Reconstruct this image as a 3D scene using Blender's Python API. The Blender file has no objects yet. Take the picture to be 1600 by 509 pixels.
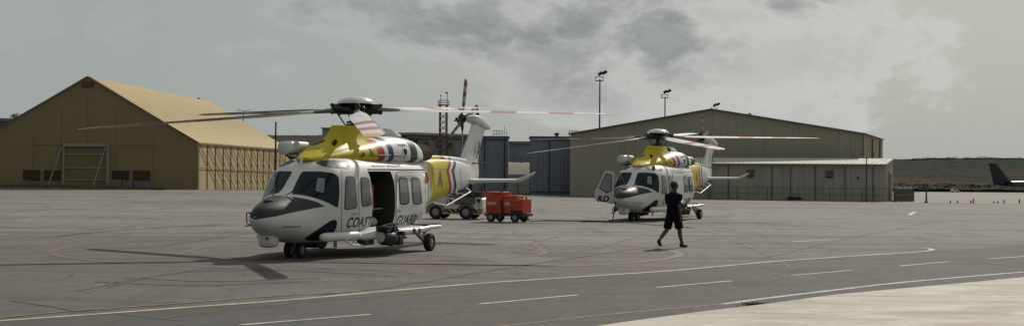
import bpy, bmesh, math, random
from mathutils import Vector, Matrix, geometry
from mathutils.bvhtree import BVHTree
random.seed(7)
S = bpy.context.scene
C = S.collection
R = math.radians

# ------------------------------------------------------------------ camera numbers
F, H0, ROLL, CAMH = 2502.5, 265.33, .0074, 2.0775

def ray(u, v):
    du, dv = u - 800, v - H0
    U = (du + ROLL * dv) / (1 + ROLL * ROLL); V = (dv - ROLL * du) / (1 + ROLL * ROLL)
    return U / F, -V / F
def at(u, v, D):
    a, b = ray(u, v); return Vector((a * D, D, CAMH + b * D))
def gnd(u, v, z=0.):
    a, b = ray(u, v); D = (z - CAMH) / b
    return Vector((a * D, D, z))

cam = bpy.data.cameras.new('camera'); co = bpy.data.objects.new('camera', cam); C.objects.link(co)
cam.sensor_width = 36; cam.lens = 36 * F / 1600; cam.clip_end = 6000; cam.clip_start = .1
pitch = math.atan((H0 - 254.5) / F)
co.matrix_world = Matrix.Translation((0, 0, CAMH)) @ Matrix.Rotation(math.pi / 2 + pitch, 4, 'X') @ Matrix.Rotation(ROLL, 4, 'Z')
S.camera = co

# ------------------------------------------------------------------ object helpers
def tag(o, label=None, cat=None, group=None, kind=None):
    if label: o['label'] = label
    if cat: o['category'] = cat
    if group: o['group'] = group
    if kind: o['kind'] = kind
    return o
def empty(name, loc=(0, 0, 0), rz=0, label=None, cat=None, group=None):
    o = bpy.data.objects.new(name, None); C.objects.link(o)
    o.location = loc; o.rotation_euler = (0, 0, rz); o.empty_display_size = .2
    return tag(o, label, cat, group)
def link(name, me, mat=None, parent=None, loc=None, rot=None):
    o = bpy.data.objects.new(name, me); C.objects.link(o)
    if mat is not None and not me.materials: me.materials.append(mat)
    if parent: o.parent = parent
    if loc is not None: o.location = loc
    if rot is not None: o.rotation_euler = rot
    return o
def build(name, bm, mat=None, parent=None, smooth=None, loc=None, rot=None, bevel=0):
    me = bpy.data.meshes.new(name)
    if bevel:
        es = [e for e in bm.edges if len(e.link_faces) == 2 and e.calc_face_angle(0) > .6]
        bmesh.ops.bevel(bm, geom=es, offset=bevel, segments=2, profile=.6, affect='EDGES', clamp_overlap=True)
    bmesh.ops.recalc_face_normals(bm, faces=bm.faces[:])
    bm.to_mesh(me); bm.free()
    if smooth is not None:
        me.shade_smooth() if smooth is True else me.shade_smooth()
        if smooth is not True: me.set_sharp_from_angle(angle=R(smooth))
    return link(name, me, mat, parent, loc, rot)
def build_loose(name, bm, mat=None, parent=None, **k):
    """every separate piece of the bmesh becomes an object of its own"""
    bm.verts.ensure_lookup_table(); seen = set(); out = []
    for v in bm.verts:
        if v in seen: continue
        comp = {v}; st = [v]
        while st:
            q = st.pop()
            for e in q.link_edges:
                w = e.other_vert(q)
                if w not in comp: comp.add(w); st.append(w)
        seen |= comp; nb = bmesh.new(); mp = {q: nb.verts.new(q.co) for q in comp}
        for f in {f for q in comp for f in q.link_faces}: nb.faces.new([mp[q] for q in f.verts])
        out.append(build(name, nb, mat, parent, **k))
    bm.free(); return out
def copy_tree(o, parent=None):
    c = o.copy(); C.objects.link(c); c.parent = parent
    for ch in list(o.children): copy_tree(ch, c)
    return c

def box(bm, c, s, rz=0, M=None):
    r = bmesh.ops.create_cube(bm, size=1)
    m = Matrix.Translation(c) @ Matrix.Rotation(rz, 4, 'Z') @ Matrix.Diagonal((*s, 1))
    if M: m = M @ m
    bmesh.ops.transform(bm, matrix=m, verts=r['verts']); return r['verts']
def box2(bm, a, b):
    return box(bm, [(a[i] + b[i]) / 2 for i in range(3)], [abs(a[i] - b[i]) for i in range(3)])
def cyl(bm, a, b, r, r2=None, n=12, caps=True):
    a = Vector(a); b = Vector(b); d = b - a
    q = d.to_track_quat('Z', 'Y').to_matrix().to_4x4()
    r_ = bmesh.ops.create_cone(bm, cap_ends=caps, segments=n, radius1=r, radius2=r if r2 is None else r2, depth=d.length)
    bmesh.ops.transform(bm, matrix=Matrix.Translation((a + b) / 2) @ q, verts=r_['verts']); return r_['verts']
def tube(bm, pts, r, n=8):
    pts = [Vector(p) for p in pts]; rings = []
    for i, p in enumerate(pts):
        d = (pts[min(i + 1, len(pts) - 1)] - pts[max(i - 1, 0)]).normalized()
        up = Vector((0, 0, 1)) if abs(d.z) < .9 else Vector((1, 0, 0))
        s = d.cross(up).normalized(); t = s.cross(d).normalized()
        rr = r[i] if isinstance(r, (list, tuple)) else r
        rings.append([p + s * math.cos(a) * rr + t * math.sin(a) * rr for a in [2 * math.pi * k / n for k in range(n)]])
    loft(bm, rings)
def loft(bm, rings, caps=True):
    vs = [[bm.verts.new(p) for p in r] for r in rings]; n = len(rings[0])
    for a, b in zip(vs, vs[1:]):
        for k in range(n): bm.faces.new((a[k], a[(k + 1) % n], b[(k + 1) % n], b[k]))
    if caps: bm.faces.new(vs[0][::-1]); bm.faces.new(vs[-1])
def ball(bm, c, r, seg=16, rings=10):
    s = r if hasattr(r, '__len__') else (r, r, r)
    q = bmesh.ops.create_uvsphere(bm, u_segments=seg, v_segments=rings, radius=1)
    bmesh.ops.transform(bm, matrix=Matrix.Translation(c) @ Matrix.Diagonal((*s, 1)), verts=q['verts']); return q['verts']
def interp(tab, x):
    """monotone cubic through table rows (x first, increasing)"""
    n = len(tab)
    if x <= tab[0][0]: return tab[0][1:]
    if x >= tab[-1][0]: return tab[-1][1:]
    i = max(k for k in range(n) if tab[k][0] <= x); i = min(i, n - 2)
    out = []
    for c in range(1, len(tab[0])):
        def sl(k): return (tab[k + 1][c] - tab[k][c]) / (tab[k + 1][0] - tab[k][0])
        def m(k):
            if k == 0: return sl(0)
            if k == n - 1: return sl(n - 2)
            a, b = sl(k - 1), sl(k)
            return 0 if a * b <= 0 else 2 * a * b / (a + b)
        h = tab[i + 1][0] - tab[i][0]; t = (x - tab[i][0]) / h
        y0, y1 = tab[i][c], tab[i + 1][c]
        out.append((2*t**3-3*t*t+1)*y0 + (t**3-2*t*t+t)*h*m(i) + (-2*t**3+3*t*t)*y1 + (t**3-t*t)*h*m(i+1))
    return out
def sgnp(c, e): return math.copysign(abs(c) ** e, c)

# ------------------------------------------------------------------ materials
class N:
    def __init__(s, nt): s.nt = nt
    def node(s, t, **k):
        n = s.nt.nodes.new(t)
        for a, b in k.items(): setattr(n, a, b)
        return n
    def put(s, sock, v):
        if v is None: return
        if isinstance(v, bpy.types.NodeSocket): s.nt.links.new(v, sock)
        else:
            if hasattr(v, '__len__') and sock.type == 'RGBA' and len(v) == 3: v = (*v, 1)
            sock.default_value = v
    def math(s, op, a, b=None, c=None, clamp=False):
        n = s.node('ShaderNodeMath', operation=op, use_clamp=clamp); s.put(n.inputs[0], a); s.put(n.inputs[1], b); s.put(n.inputs[2], c); return n.outputs[0]
    def mix(s, f, a, b, blend='MIX'):
        n = s.node('ShaderNodeMix', data_type='RGBA', blend_type=blend); s.put(n.inputs[0], f); s.put(n.inputs[6], a); s.put(n.inputs[7], b); return n.outputs[2]
    def noise(s, vec, scale, detail=4, rough=.55, dist=0):
        n = s.node('ShaderNodeTexNoise'); s.put(n.inputs['Vector'], vec); n.inputs['Scale'].default_value = scale
        n.inputs['Detail'].default_value = detail; n.inputs['Roughness'].default_value = rough; n.inputs['Distortion'].default_value = dist; return n.outputs[0]
    def rng(s, v, a, b, c=0, d=1, smooth=True):
        n = s.node('ShaderNodeMapRange', interpolation_type='SMOOTHSTEP' if smooth else 'LINEAR')
        s.put(n.inputs[0], v)
        for i, q in enumerate((a, b, c, d)): s.put(n.inputs[i + 1], q)
        return n.outputs[0]
    def mapping(s, vec, scale=(1, 1, 1), rot=(0, 0, 0), loc=(0, 0, 0)):
        n = s.node('ShaderNodeMapping'); s.put(n.inputs[0], vec); n.inputs[1].default_value = loc; n.inputs[2].default_value = rot; n.inputs[3].default_value = scale; return n.outputs[0]
    def sep(s, v):
        n = s.node('ShaderNodeSeparateXYZ'); s.put(n.inputs[0], v); return n.outputs
    def comb(s, x, y, z):
        n = s.node('ShaderNodeCombineXYZ'); s.put(n.inputs[0], x); s.put(n.inputs[1], y); s.put(n.inputs[2], z); return n.outputs[0]
MATS = {}
def newmat(name):
    m = bpy.data.materials.new(name); m.use_nodes = True
    g = N(m.node_tree); b = m.node_tree.nodes['Principled BSDF']
    obj = g.node('ShaderNodeTexCoord').outputs['Object']; geo = g.node('ShaderNodeNewGeometry').outputs['Position']
    return m, g, b, obj, geo
def pbr(name, col, rough=.5, metal=0, var=.12, scale=3, bump=0, bscale=30, spec=.5, coat=0):
    m, g, b, obj, geo = newmat(name)
    n = g.noise(obj, scale, 5, .6)
    c = g.mix(n, tuple(x * (1 - var) for x in col), tuple(min(1, x * (1 + var)) for x in col))
    g.put(b.inputs['Base Color'], c); g.put(b.inputs['Roughness'], g.rng(g.noise(obj, scale * 2.3, 3), .3, .7, max(0, rough - .07), min(1, rough + .08)))
    b.inputs['Metallic'].default_value = metal; b.inputs['Specular IOR Level'].default_value = spec
    if coat: b.inputs['Coat Weight'].default_value = coat
    if bump:
        bn = g.node('ShaderNodeBump'); bn.inputs['Strength'].default_value = bump; bn.inputs['Distance'].default_value = .02
        g.put(bn.inputs['Height'], g.noise(obj, bscale, 4)); g.put(b.inputs['Normal'], bn.outputs[0])
    MATS[name] = m; return m

WHITE = (.66, .66, .64); YEL = (.62, .49, .02); RED = (.36, .02, .02); BLUE = (.02, .03, .12); BLACK = (.022, .022, .024)
white = pbr('white_paint', WHITE, .34, var=.06, scale=2, spec=.35)
grey = pbr('grey_metal', (.22, .22, .22), .45, .4)
dark = pbr('dark_metal', (.035, .035, .037), .5, .3)
rubber = pbr('rubber', (.018, .018, .018), .8)
steel = pbr('steel', (.45, .45, .45), .35, .9)
domem = pbr('dome_paint', (.6, .61, .6), .22, .35, var=.05, coat=.5)
blackp = pbr('black_panel', (.024, .025, .028), .5, var=.2, spec=.3)
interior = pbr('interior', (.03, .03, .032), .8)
seatred = pbr('seat_red', (.45, .03, .025), .7)
paper = pbr('paper', (.6, .6, .58), .7)
textm = pbr('navy_letters', (.018, .028, .085), .4)
logom = pbr('grey_mark', (.13, .14, .13), .6, spec=.1)
redlens = pbr('red_lens', (.30, .006, .008), .5, spec=.1)
glass = pbr('tinted_glass', (.010, .017, .026), .06, var=.5, scale=1.2, spec=.13)
wornw = None
cabglass = pbr('cabin_glass', (.17, .175, .17), .10, var=.55, scale=1.5)  # pale grey base colour stands in for bright sky reflected in side windows
exh = pbr('exhaust_metal', (.10, .06, .04), .55, .7)
orange = pbr('orange_red_paint', (.50, .068, .025), .5, var=.2, scale=5)
rotgrey = pbr('rotor_fitting', (.05, .052, .055), .45, .6, var=.4, scale=8)

def banded(name, axis_expr, stops, rough=.46, coat=0.):
    """constant colour bands along a coordinate: stops = [(start value, colour)], rising"""
    m, g, b, obj, geo = newmat(name)
    e = axis_expr(g, g.sep(obj)); lo, hi = stops[0][0], stops[-1][0]
    t = g.math('DIVIDE', g.math('SUBTRACT', e, lo), hi - lo + 1e-6, clamp=True)
    rp = g.node('ShaderNodeValToRGB'); rp.color_ramp.interpolation = 'CONSTANT'; el = rp.color_ramp.elements
    while len(el) > 1: el.remove(el[-1])
    for i, (v, c) in enumerate(stops):
        p = (v - lo) / (hi - lo + 1e-6)
        q = el[0] if i == 0 else el.new(p)
        q.position = p; q.color = (*c, 1)
    g.put(rp.inputs[0], t)
    n = g.noise(obj, 3, 5, .6)
    g.put(b.inputs['Base Color'], g.mix(g.rng(n, .3, .8, 0, .14), rp.outputs[0], g.mix(.5, rp.outputs[0], (.2, .19, .16)), ))
    b.inputs['Roughness'].default_value = rough; b.inputs['Coat Weight'].default_value = coat; b.inputs['Specular IOR Level'].default_value = .15
    return m
YS = (.50, .41, .008)
cowl_m = banded('cowl_livery', lambda g, s: s[0], [(-9, WHITE), (-2.02, BLACK), (-1.50, WHITE), (-.46, BLUE), (-.15, WHITE), (.04, RED), (.38, YS), (9, YS)])
def hull_expr(g, s):
    # boom colour bands: chevron, apex forward at z = 2.05
    dz = g.math('SUBTRACT', s[2], 2.04)
    up = g.math('MULTIPLY', g.math('MAXIMUM', dz, 0), 1.7)
    dn = g.math('MULTIPLY', g.math('MAXIMUM', g.math('MULTIPLY', dz, -1), 0), .55)
    return g.math('ADD', g.math('ADD', s[0], up), dn)
hull_m = banded('hull_livery', hull_expr, [(-20, WHITE), (-5.92, BLUE), (-5.72, WHITE), (-5.46, RED), (-5.22, YS), (-3.25, WHITE), (9, WHITE)])
blade_m = None
def make_blade_mat():
    m, g, b, obj, geo = newmat('blade_paint')
    s = g.sep(obj)
    def band(a, c): return g.math('MULTIPLY', g.math('GREATER_THAN', s[0], a), g.math('LESS_THAN', s[0], c))
    col = g.mix(band(1.15, 7.5), (.1, .1, .1), (.66, .65, .63))
    r = g.math('ADD', band(3.45, 4.1), band(4.9, 5.52))
    col = g.mix(r, col, (.40, .13, .11)); col = g.mix(band(6.3, 7.5), col, (.55, .38, .15))
    le = g.math('GREATER_THAN', s[1], .13)
    col = g.mix(le, col, (.05, .05, .052))
    g.put(b.inputs['Base Color'], col); b.inputs['Roughness'].default_value = .4
    return m
blade_m = make_blade_mat()
def make_tr_mat():
    m, g, b, obj, geo = newmat('tail_blade_paint')
    s = g.sep(obj); w = g.math('FRACT', g.math('MULTIPLY', s[0], 3.0))
    col = g.mix(g.math('GREATER_THAN', w, .5), (.17, .022, .02), (.36, .35, .33))
    col = g.mix(g.math('GREATER_THAN', g.math('ABSOLUTE', s[2]), .055), col, (.06, .05, .05))
    col = g.mix(g.math('LESS_THAN', s[0], .36), col, (.05, .05, .05))
    g.put(b.inputs['Base Color'], col); b.inputs['Roughness'].default_value = .45
    return m
tr_m = make_tr_mat()

# ------------------------------------------------------------------ helicopter
HEL = {1: (-3.932, 40.217, .352), 2: (6.302, 69.21, .398)}
def hel_matrix(k):
    X, D, p = HEL[k]; return Matrix.Translation((X, D, 0)) @ Matrix.Rotation(math.atan2(-math.cos(p), -math.sin(p)), 4, 'Z')
M1i = hel_matrix(1).inverted()
CAMP = Vector((0, 0, CAMH))
def lray(u, v):
    o = M1i @ CAMP; p = M1i @ at(u, v, 40); return o, (p - o).normalized()

HULL = [(-7.75, 1.72, 2.25, .10, 2.6), (-7.2, 1.55, 2.31, .19, 2.8), (-6.5, 1.44, 2.35, .25, 3), (-5, 1.24, 2.38, .36, 3.4), (-3.8, 1.08, 2.36, .52, 3.6), (-3.0, .92, 2.35, .70, 3.6),
        (-2.3, .66, 2.34, .96, 3.6), (-1.9, .5, 2.35, 1.07, 3.6), (-1.5, .40, 2.36, 1.11, 3.7), (-1.0, .35, 2.37, 1.13, 3.8), (1.5, .33, 2.37, 1.13, 3.8), (2.2, .33, 2.34, 1.10, 3.6),
        (2.7, .33, 2.24, 1.03, 3.3), (3.0, .34, 2.07, .95, 3.0), (3.3, .35, 1.83, .85, 2.8), (3.65, .385, 1.54, .735, 2.6), (3.85, .42, 1.465, .675, 2.5), (4.1, .46, 1.415, .60, 2.4),
        (4.5, .56, 1.33, .45, 2.3), (4.8, .68, 1.22, .30, 2.2), (4.95, .78, 1.12, .18, 2.1), (5.02, .88, 1.02, .06, 2)]
def hull_ring(x, n=72):
    zb, zt, hw, e = interp(HULL, x); zc = zb + .42 * (zt - zb); out = []
    for k in range(n):
        t = 2 * math.pi * k / n; c, s = math.cos(t), math.sin(t)
        y = hw * sgnp(c, 2 / e); zz = sgnp(s, 2 / e)
        z = zc + (zt - zc) * zz if zz > 0 else zc + (zc - zb) * zz
        if zz > 0: y *= 1 - .10 * zz * zz
        else: y *= 1 - .12 * zz * zz
        out.append((x, y, z))
    return out
def frange(a, b, st):
    n = max(1, round(abs(b - a) / st)); return [a + (b - a) * i / n for i in range(n + 1)]
hb = bmesh.new()
loft(hb, [hull_ring(x) for x in frange(-7.75, 4.7, .09) + [4.76, 4.82, 4.87, 4.91, 4.95, 4.98, 5.0, 5.015, 5.02]])
bmesh.ops.recalc_face_normals(hb, faces=hb.faces[:])
hull_bvh = BVHTree.FromBMesh(hb)
COWL = [(-3.0, 2.38, 2.52, .30, 2.4), (-2.92, 2.3, 2.66, .5, 2.5), (-2.7, 2.25, 2.76, .68, 2.6), (-2.3, 2.22, 2.88, .80, 2.6), (-1.7, 2.2, 2.95, .86, 2.6), (-.8, 2.2, 2.94, .87, 2.6), (0, 2.2, 2.86, .85, 2.6),
        (.8, 2.2, 2.76, .80, 2.4), (1.4, 2.2, 2.68, .70, 2.3), (2.0, 2.2, 2.56, .55, 2.2), (2.5, 2.22, 2.42, .36, 2.1), (2.8, 2.26, 2.32, .12, 2)]
def cowl_ring(x, n=48):
    zb, zt, hw, e = interp(COWL, x); zc = zb + .25 * (zt - zb); out = []
    for k in range(n):
        t = 2 * math.pi * k / n; zz = sgnp(math.sin(t), 2 / e); y = hw * sgnp(math.cos(t), 2 / e)
        z = zc + (zt - zc) * zz if zz > 0 else zc + (zc - zb) * zz
        if zz > 0 and x < .6:   # twin engine humps with a shallow trough between
            tr = min(1, (.6 - x) / .8); z -= .10 * tr * max(0, 1 - (y / .32) ** 2) * zz
        out.append((x, y, z))
    return out
cb = bmesh.new(); loft(cb, [cowl_ring(x) for x in frange(-3.0, 2.8, .08)])
bmesh.ops.recalc_face_normals(cb, faces=cb.faces[:]); cowl_bvh = BVHTree.FromBMesh(cb)

def densify(poly, st):
    out = []
    for i, p in enumerate(poly):
        q = poly[(i + 1) % len(poly)]; d = math.dist(p, q); n = max(1, int(d / st))
        out += [(p[0] + (q[0] - p[0]) * k / n, p[1] + (q[1] - p[1]) * k / n) for k in range(n)]
    return out
def roundpoly(poly, rr, seg=4):
    out = []; n = len(poly)
    for i in range(n):
        p = Vector(poly[i]); a = Vector(poly[i - 1]) - p; b = Vector(poly[(i + 1) % n]) - p
        r = min(rr, a.length * .45, b.length * .45); A = p + a.normalized() * r; B = p + b.normalized() * r
        for k in range(seg + 1):
            t = k / seg; out.append(tuple(A * (1 - t) ** 2 + p * 2 * t * (1 - t) + B * t * t))
    return out
def inside(p, poly):
    c = False
    for i in range(len(poly)):
        (x1, y1), (x2, y2) = poly[i], poly[i - 1]
        if (y1 > p[1]) != (y2 > p[1]) and p[0] < (x2 - x1) * (p[1] - y1) / (y2 - y1) + x1: c = not c
    return c
def patch(name, bvh, poly, project, off, mat, parent, st, skirt=0, mirror=False):
    """a panel following a hull: 2-D outline triangulated and dropped on the surface along project(p)"""
    poly = densify(poly, st)
    xs = [p[0] for p in poly]; ys = [p[1] for p in poly]
    ins = []; x = min(xs) + st / 2
    while x < max(xs):
        y = min(ys) + st / 2
        while y < max(ys):
            if inside((x, y), poly) and min(math.dist((x, y), q) for q in poly) > st * .45: ins.append((x, y))
            y += st
        x += st
    vs = [Vector(p) for p in poly + ins]; n = len(poly)
    r = geometry.delaunay_2d_cdt(vs, [(i, (i + 1) % n) for i in range(n)], [], 1, 1e-6)
    bm = bmesh.new(); V = []
    for p in r[0]:
        o, d = project(p); hit, nor, _, _ = bvh.ray_cast(o, d)
        if hit is None:
            best = None
            for q in range(0, 120):
                hh = bvh.find_nearest(o + d * (q * .4))
                if best is None or hh[3] < best[3]: best = hh; bq = q * .4
            for q in range(-10, 11):
                hh = bvh.find_nearest(o + d * (bq + q * .04))
                if hh[3] < best[3]: best = hh
            hit, nor = best[0], best[1]
        if nor.dot(d) > 0: nor = -nor
        V.append((hit, nor)); bm.verts.new(hit + nor * off)
    bm.verts.ensure_lookup_table()
    for f in r[2]:
        try: bm.faces.new([bm.verts[i] for i in f])
        except ValueError: pass
    for v in [v for v in bm.verts if not v.link_faces]: bm.verts.remove(v)
    if skirt:
        bm.verts.index_update(); bd = [e for e in bm.edges if e.is_boundary]
        nrm = {}
        for e in bd:
            for v in e.verts:
                if v not in nrm:
                    _, nn, _, _ = bvh.find_nearest(v.co); nrm[v] = bm.verts.new(v.co - (nn if nn.dot(v.co - bvh.find_nearest(v.co)[0]) > 0 else -nn) * skirt)
        for e in bd: bm.faces.new((e.verts[0], e.verts[1], nrm[e.verts[1]], nrm[e.verts[0]]))
    if mirror: bmesh.ops.transform(bm, matrix=Matrix.Diagonal((1, -1, 1, 1)), verts=bm.verts[:]); bmesh.ops.reverse_faces(bm, faces=bm.faces[:])
    me = bpy.data.meshes.new(name); bm.to_mesh(me); bm.free(); me.shade_smooth()
    return link(name, me, mat, parent)
PI_ = lambda p: lray(p[0], p[1])                       # outline read off the port side
def side(p): return Vector((p[0], 3, p[1])), Vector((0, -1, 0))
def front(p): return Vector((8, p[0], p[1])), Vector((-1, 0, 0))

def text_mesh(s, size, shear=.25, sx=1., bold=.0):
    cu = bpy.data.curves.new('t', 'FONT'); cu.body = s; cu.size = size; cu.shear = shear; cu.offset = bold; cu.space_character = 1.12
    o = bpy.data.objects.new('t', cu); C.objects.link(o); bpy.context.view_layer.update()
    me = bpy.data.meshes.new_from_object(o.evaluated_get(bpy.context.evaluated_depsgraph_get())); bpy.data.objects.remove(o)
    return me
def lettering(name, s, x0, z0, height, width, parent, bvh=None, mirror=False, bold=.007, off=.008, mat=None, yfix=None):
    """letters dropped on the port side: x0 = front end, read from nose to tail"""
    me = text_mesh(s, 1, .12, bold=bold / max(height, .01))
    xs = [v.co.x for v in me.vertices]; ys = [v.co.y for v in me.vertices]
    a, b, c, d = min(xs), max(xs), min(ys), max(ys)
    bm = bmesh.new(); bm.from_mesh(me); bmesh.ops.triangulate(bm, faces=bm.faces[:])
    for _ in range(2): bmesh.ops.subdivide_edges(bm, edges=[e for e in bm.edges if e.calc_length() > .22], cuts=1); bmesh.ops.triangulate(bm, faces=bm.faces[:])
    for v in bm.verts:
        X = x0 - (v.co.x - a) / (b - a) * width; Z = z0 + (v.co.y - c) / (d - c) * height
        if yfix is not None: v.co = (X, yfix, Z); continue
        h, nn, _, _ = bvh.ray_cast(Vector((X, 3, Z)), Vector((0, -1, 0)))
        v.co = (X, (h.y if h else 1.1) + off, Z)
    if mirror:   # starboard: reads from tail to nose
        for v in bm.verts: v.co = (2 * x0 - width - v.co.x, -v.co.y, v.co.z)
    m2 = bpy.data.meshes.new(name); bm.to_mesh(m2); bm.free()
    return link(name, m2, mat or textm, parent)

def hull_object(parent, with_door):
    bm = hb.copy()
    bm.faces.ensure_lookup_table(); me = bpy.data.meshes.new('fuselage'); bm.to_mesh(me); bm.free()
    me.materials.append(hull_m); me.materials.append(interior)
    o = link('fuselage', me, None, parent)
    cut = {'port': (.06, 1.38, .66, 2.02, 1, -.6), 'star': (2.15, 2.93, .66, 1.98, -1, -.2)}.get(with_door)
    if cut:
        x0, x1, z0, z1, sg, dp = cut
        bm = bmesh.new(); bm.from_mesh(me)
        for co_, no_ in (((x0, 0, 0), (1, 0, 0)), ((x1, 0, 0), (1, 0, 0)), ((0, 0, z0), (0, 0, 1)), ((0, 0, z1), (0, 0, 1))):
            bmesh.ops.bisect_plane(bm, geom=bm.verts[:] + bm.edges[:] + bm.faces[:], plane_co=co_, plane_no=no_, dist=1e-5)
        dead = [f for f in bm.faces if x0 < f.calc_center_median().x < x1 and z0 < f.calc_center_median().z < z1 and f.calc_center_median().y * sg > .3]
        bmesh.ops.delete(bm, geom=dead, context='FACES')
        rim = [e for e in bm.edges if e.is_boundary]
        ex = bmesh.ops.extrude_edge_only(bm, edges=rim)
        for v in [q for q in ex['geom'] if isinstance(q, bmesh.types.BMVert)]: v.co.y = sg * (-dp if dp < 0 and sg < 0 else dp)
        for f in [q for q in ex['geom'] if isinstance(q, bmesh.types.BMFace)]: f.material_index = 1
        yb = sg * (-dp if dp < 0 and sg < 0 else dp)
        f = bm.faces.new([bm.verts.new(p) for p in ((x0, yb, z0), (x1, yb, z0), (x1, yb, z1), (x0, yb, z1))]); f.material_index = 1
        bm.to_mesh(me); bm.free()
    o.data.shade_smooth(); o.data.set_sharp_from_angle(angle=R(38))
    return o

def wheel(parent, x, y, r, w, name='wheel'):
    bm = bmesh.new()
    prof = [(-w/2, r*.55), (-w/2, r*.86), (-w*.36, r*.97), (-w*.15, r), (w*.15, r), (w*.36, r*.97), (w/2, r*.86), (w/2, r*.55)]
    n = 28; rings = [[(x + rr * math.cos(2*math.pi*k/n), y + a, r + rr * math.sin(2*math.pi*k/n)) for k in range(n)] for a, rr in prof]
    loft(bm, rings, caps=False); loft(bm, [rings[0], rings[-1]], caps=False)
    wo = build(name, bm, rubber, parent, smooth=40)
    bm = bmesh.new(); 
    for sg in (-1, 1): cyl(bm, (x, y + sg * w * .30, r), (x, y + sg * w * .42, r), r * .54, r * .5, 20); cyl(bm, (x, y + sg * w * .42, r), (x, y + sg * w * .56, r), r * .2, r * .16, 12)
    cyl(bm, (x, y - w * .3, r), (x, y + w * .3, r), r * .3)
    build('rim', bm, steel_d, wo, smooth=40); return wo
steel_d = pbr('rim_paint', (.30, .30, .30), .45, .3)

def make_helicopter(which):
    k = which
    if k == 1:
        lab = 'white and yellow coast guard helicopter with open dark cabin door, nearest the camera'
    else:
        lab = 'more distant white and yellow helicopter with cockpit door swung open, behind the walking man'
    root = empty('helicopter', (0, 0, 0), 0, lab, 'helicopter', 'coast guard helicopters on the apron')
    root.matrix_world = hel_matrix(k)
    hull = hull_object(root, 'port' if k == 1 else 'star')
    # engine cowling, mast fairing, exhausts
    me = bpy.data.meshes.new('engine_cowling'); cb.to_mesh(me); me.shade_smooth(); cow = link('engine_cowling', me, cowl_m, root)
    bm = bmesh.new(); PY = [(2.35, 2.5, -2.0, .64), (2.55, 2.1, -1.6, .58), (2.72, 1.56, -1.3, .46), (2.86, 1.30, -1.0, .37), (3.0, 1.14, -.72, .32), (3.11, 1.06, -.55, .30), (3.14, 1.02, -.50, .28)]
    rings = []
    for z in frange(2.35, 3.14, .05):
        xa, xb, hw = interp(PY, z); cx = (xa + xb) / 2; hl = (xa - xb) / 2
        rings.append([(cx + hl * sgnp(math.cos(t), .62), hw * sgnp(math.sin(t), .62), z) for t in [2*math.pi*q/40 for q in range(40)]])
    loft(bm, rings); bmesh.ops.recalc_face_normals(bm, faces=bm.faces[:]); fair_bvh = BVHTree.FromBMesh(bm); mf = build('mast_fairing', bm, pylon_m, root, smooth=50)
    for mir in (False, True): patch('air_intake', fair_bvh, [(523 + 4.2 * math.cos(R(q * 20)) + 1.6 * math.sin(R(q*20)), 223 - 5.0 * math.sin(R(q * 20))) for q in range(18)], PI_, .008, darkhole, mf, 1.5, 0, mir)
    for sg in (1, -1):
        bm = bmesh.new(); rg = []
        for i, (x, r_) in enumerate([(-2.7, .25), (-2.95, .25), (-3.25, .23), (-3.42, .24), (-3.42, .20), (-3.1, .18)]):
            rg.append([(x, sg * .42 + r_ * math.cos(t) - 0, 2.52 + r_ * .9 * math.sin(t)) for t in [2*math.pi*q/24 for q in range(24)]])
        loft(bm, rg); build('exhaust', bm, exh, root, smooth=40)
        bm = bmesh.new(); ball(bm, (-1.15, sg * .845, 2.52), (.10, .05, .10), 14, 8); build('vent', bm, blackp, cow, smooth=True)
    bm = bmesh.new()
    rg = [[(x, r_ * math.cos(t), 2.95 + r_ * 1.05 * math.sin(t)) for t in [2*math.pi*q/18 for q in range(18)]] for x, r_ in [(-1.45, .15), (-1.6, .19), (-1.9, .19), (-2.3, .12), (-2.7, .04)]]
    loft(bm, rg); so = build('cooler_duct', bm, white, root, smooth=50)
    bm = bmesh.new(); cyl(bm, (-1.42, 0, 2.98), (-1.47, 0, 2.98), .12, .13, 18); build('duct_mouth', bm, blackp, so, smooth=40)
    # spine cover on the boom
    bm = bmesh.new(); rg = []
    for x in frange(-3.0, -7.3, .15):
        zt = interp(HULL, x)[1]; w = .17 - .05 * (x + 3) / -4.3
        rg.append([(x, w * sgnp(math.cos(t), .7), zt - .03 + .12 * sgnp(math.sin(t), .7)) for t in [2*math.pi*q/20 for q in range(20)]])
    loft(bm, rg); build('shaft_cover', bm, banded('spine_livery', lambda g, s: s[0], [(-20, WHITE), (-6.05, BLUE), (-5.9, WHITE), (-5.55, RED), (-5.25, YS), (9, YS)]), root, smooth=50)
    # fin
    FIN = [(1.66, -7.3, -8.1, .10), (1.74, -7.05, -8.42, .17), (1.95, -6.95, -8.52, .19), (2.35, -7.05, -8.45, .17), (2.8, -7.42, -8.63, .145), (3.2, -7.76, -8.95, .13), (3.45, -7.95, -9.20, .135)]
    bm = bmesh.new(); rg = []
    for z in frange(1.66, 3.45, .08):
        a, b, th = interp(FIN, z); n = 28; ring = []
        for q in range(n):
            t = 2*math.pi*q/n; u = (1 - math.cos(t)) / 2    # 0 at LE, 1 at TE
            ring.append((a + (b - a) * u, math.copysign(th * 1.9 * (math.sqrt(max(u, 0)) - u * .86 - .14 * u * u), math.sin(t)), z))
        rg.append(ring)
    loft(bm, rg); fin = build('tail_fin', bm, white, root, smooth=40)
    bm = bmesh.new(); CAP = [(-9.34, 3.38, .07, .06), (-9.26, 3.38, .11, .09), (-8.9, 3.43, .15, .11), (-8.4, 3.53, .18, .125), (-8.05, 3.58, .18, .12), (-7.9, 3.58, .15, .10), (-7.86, 3.58, .10, .07)]
    rg = []
    for x in frange(-9.34, -7.86, .05):
        zc, hw, hz = interp(CAP, x); rg.append([(x, -.02 + hw * sgnp(math.cos(t), .45), zc + hz * sgnp(math.sin(t), .45)) for t in [2*math.pi*q/24 for q in range(24)]])
    loft(bm, rg); fc = build('fin_cap', bm, white, fin, smooth=50)
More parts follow.
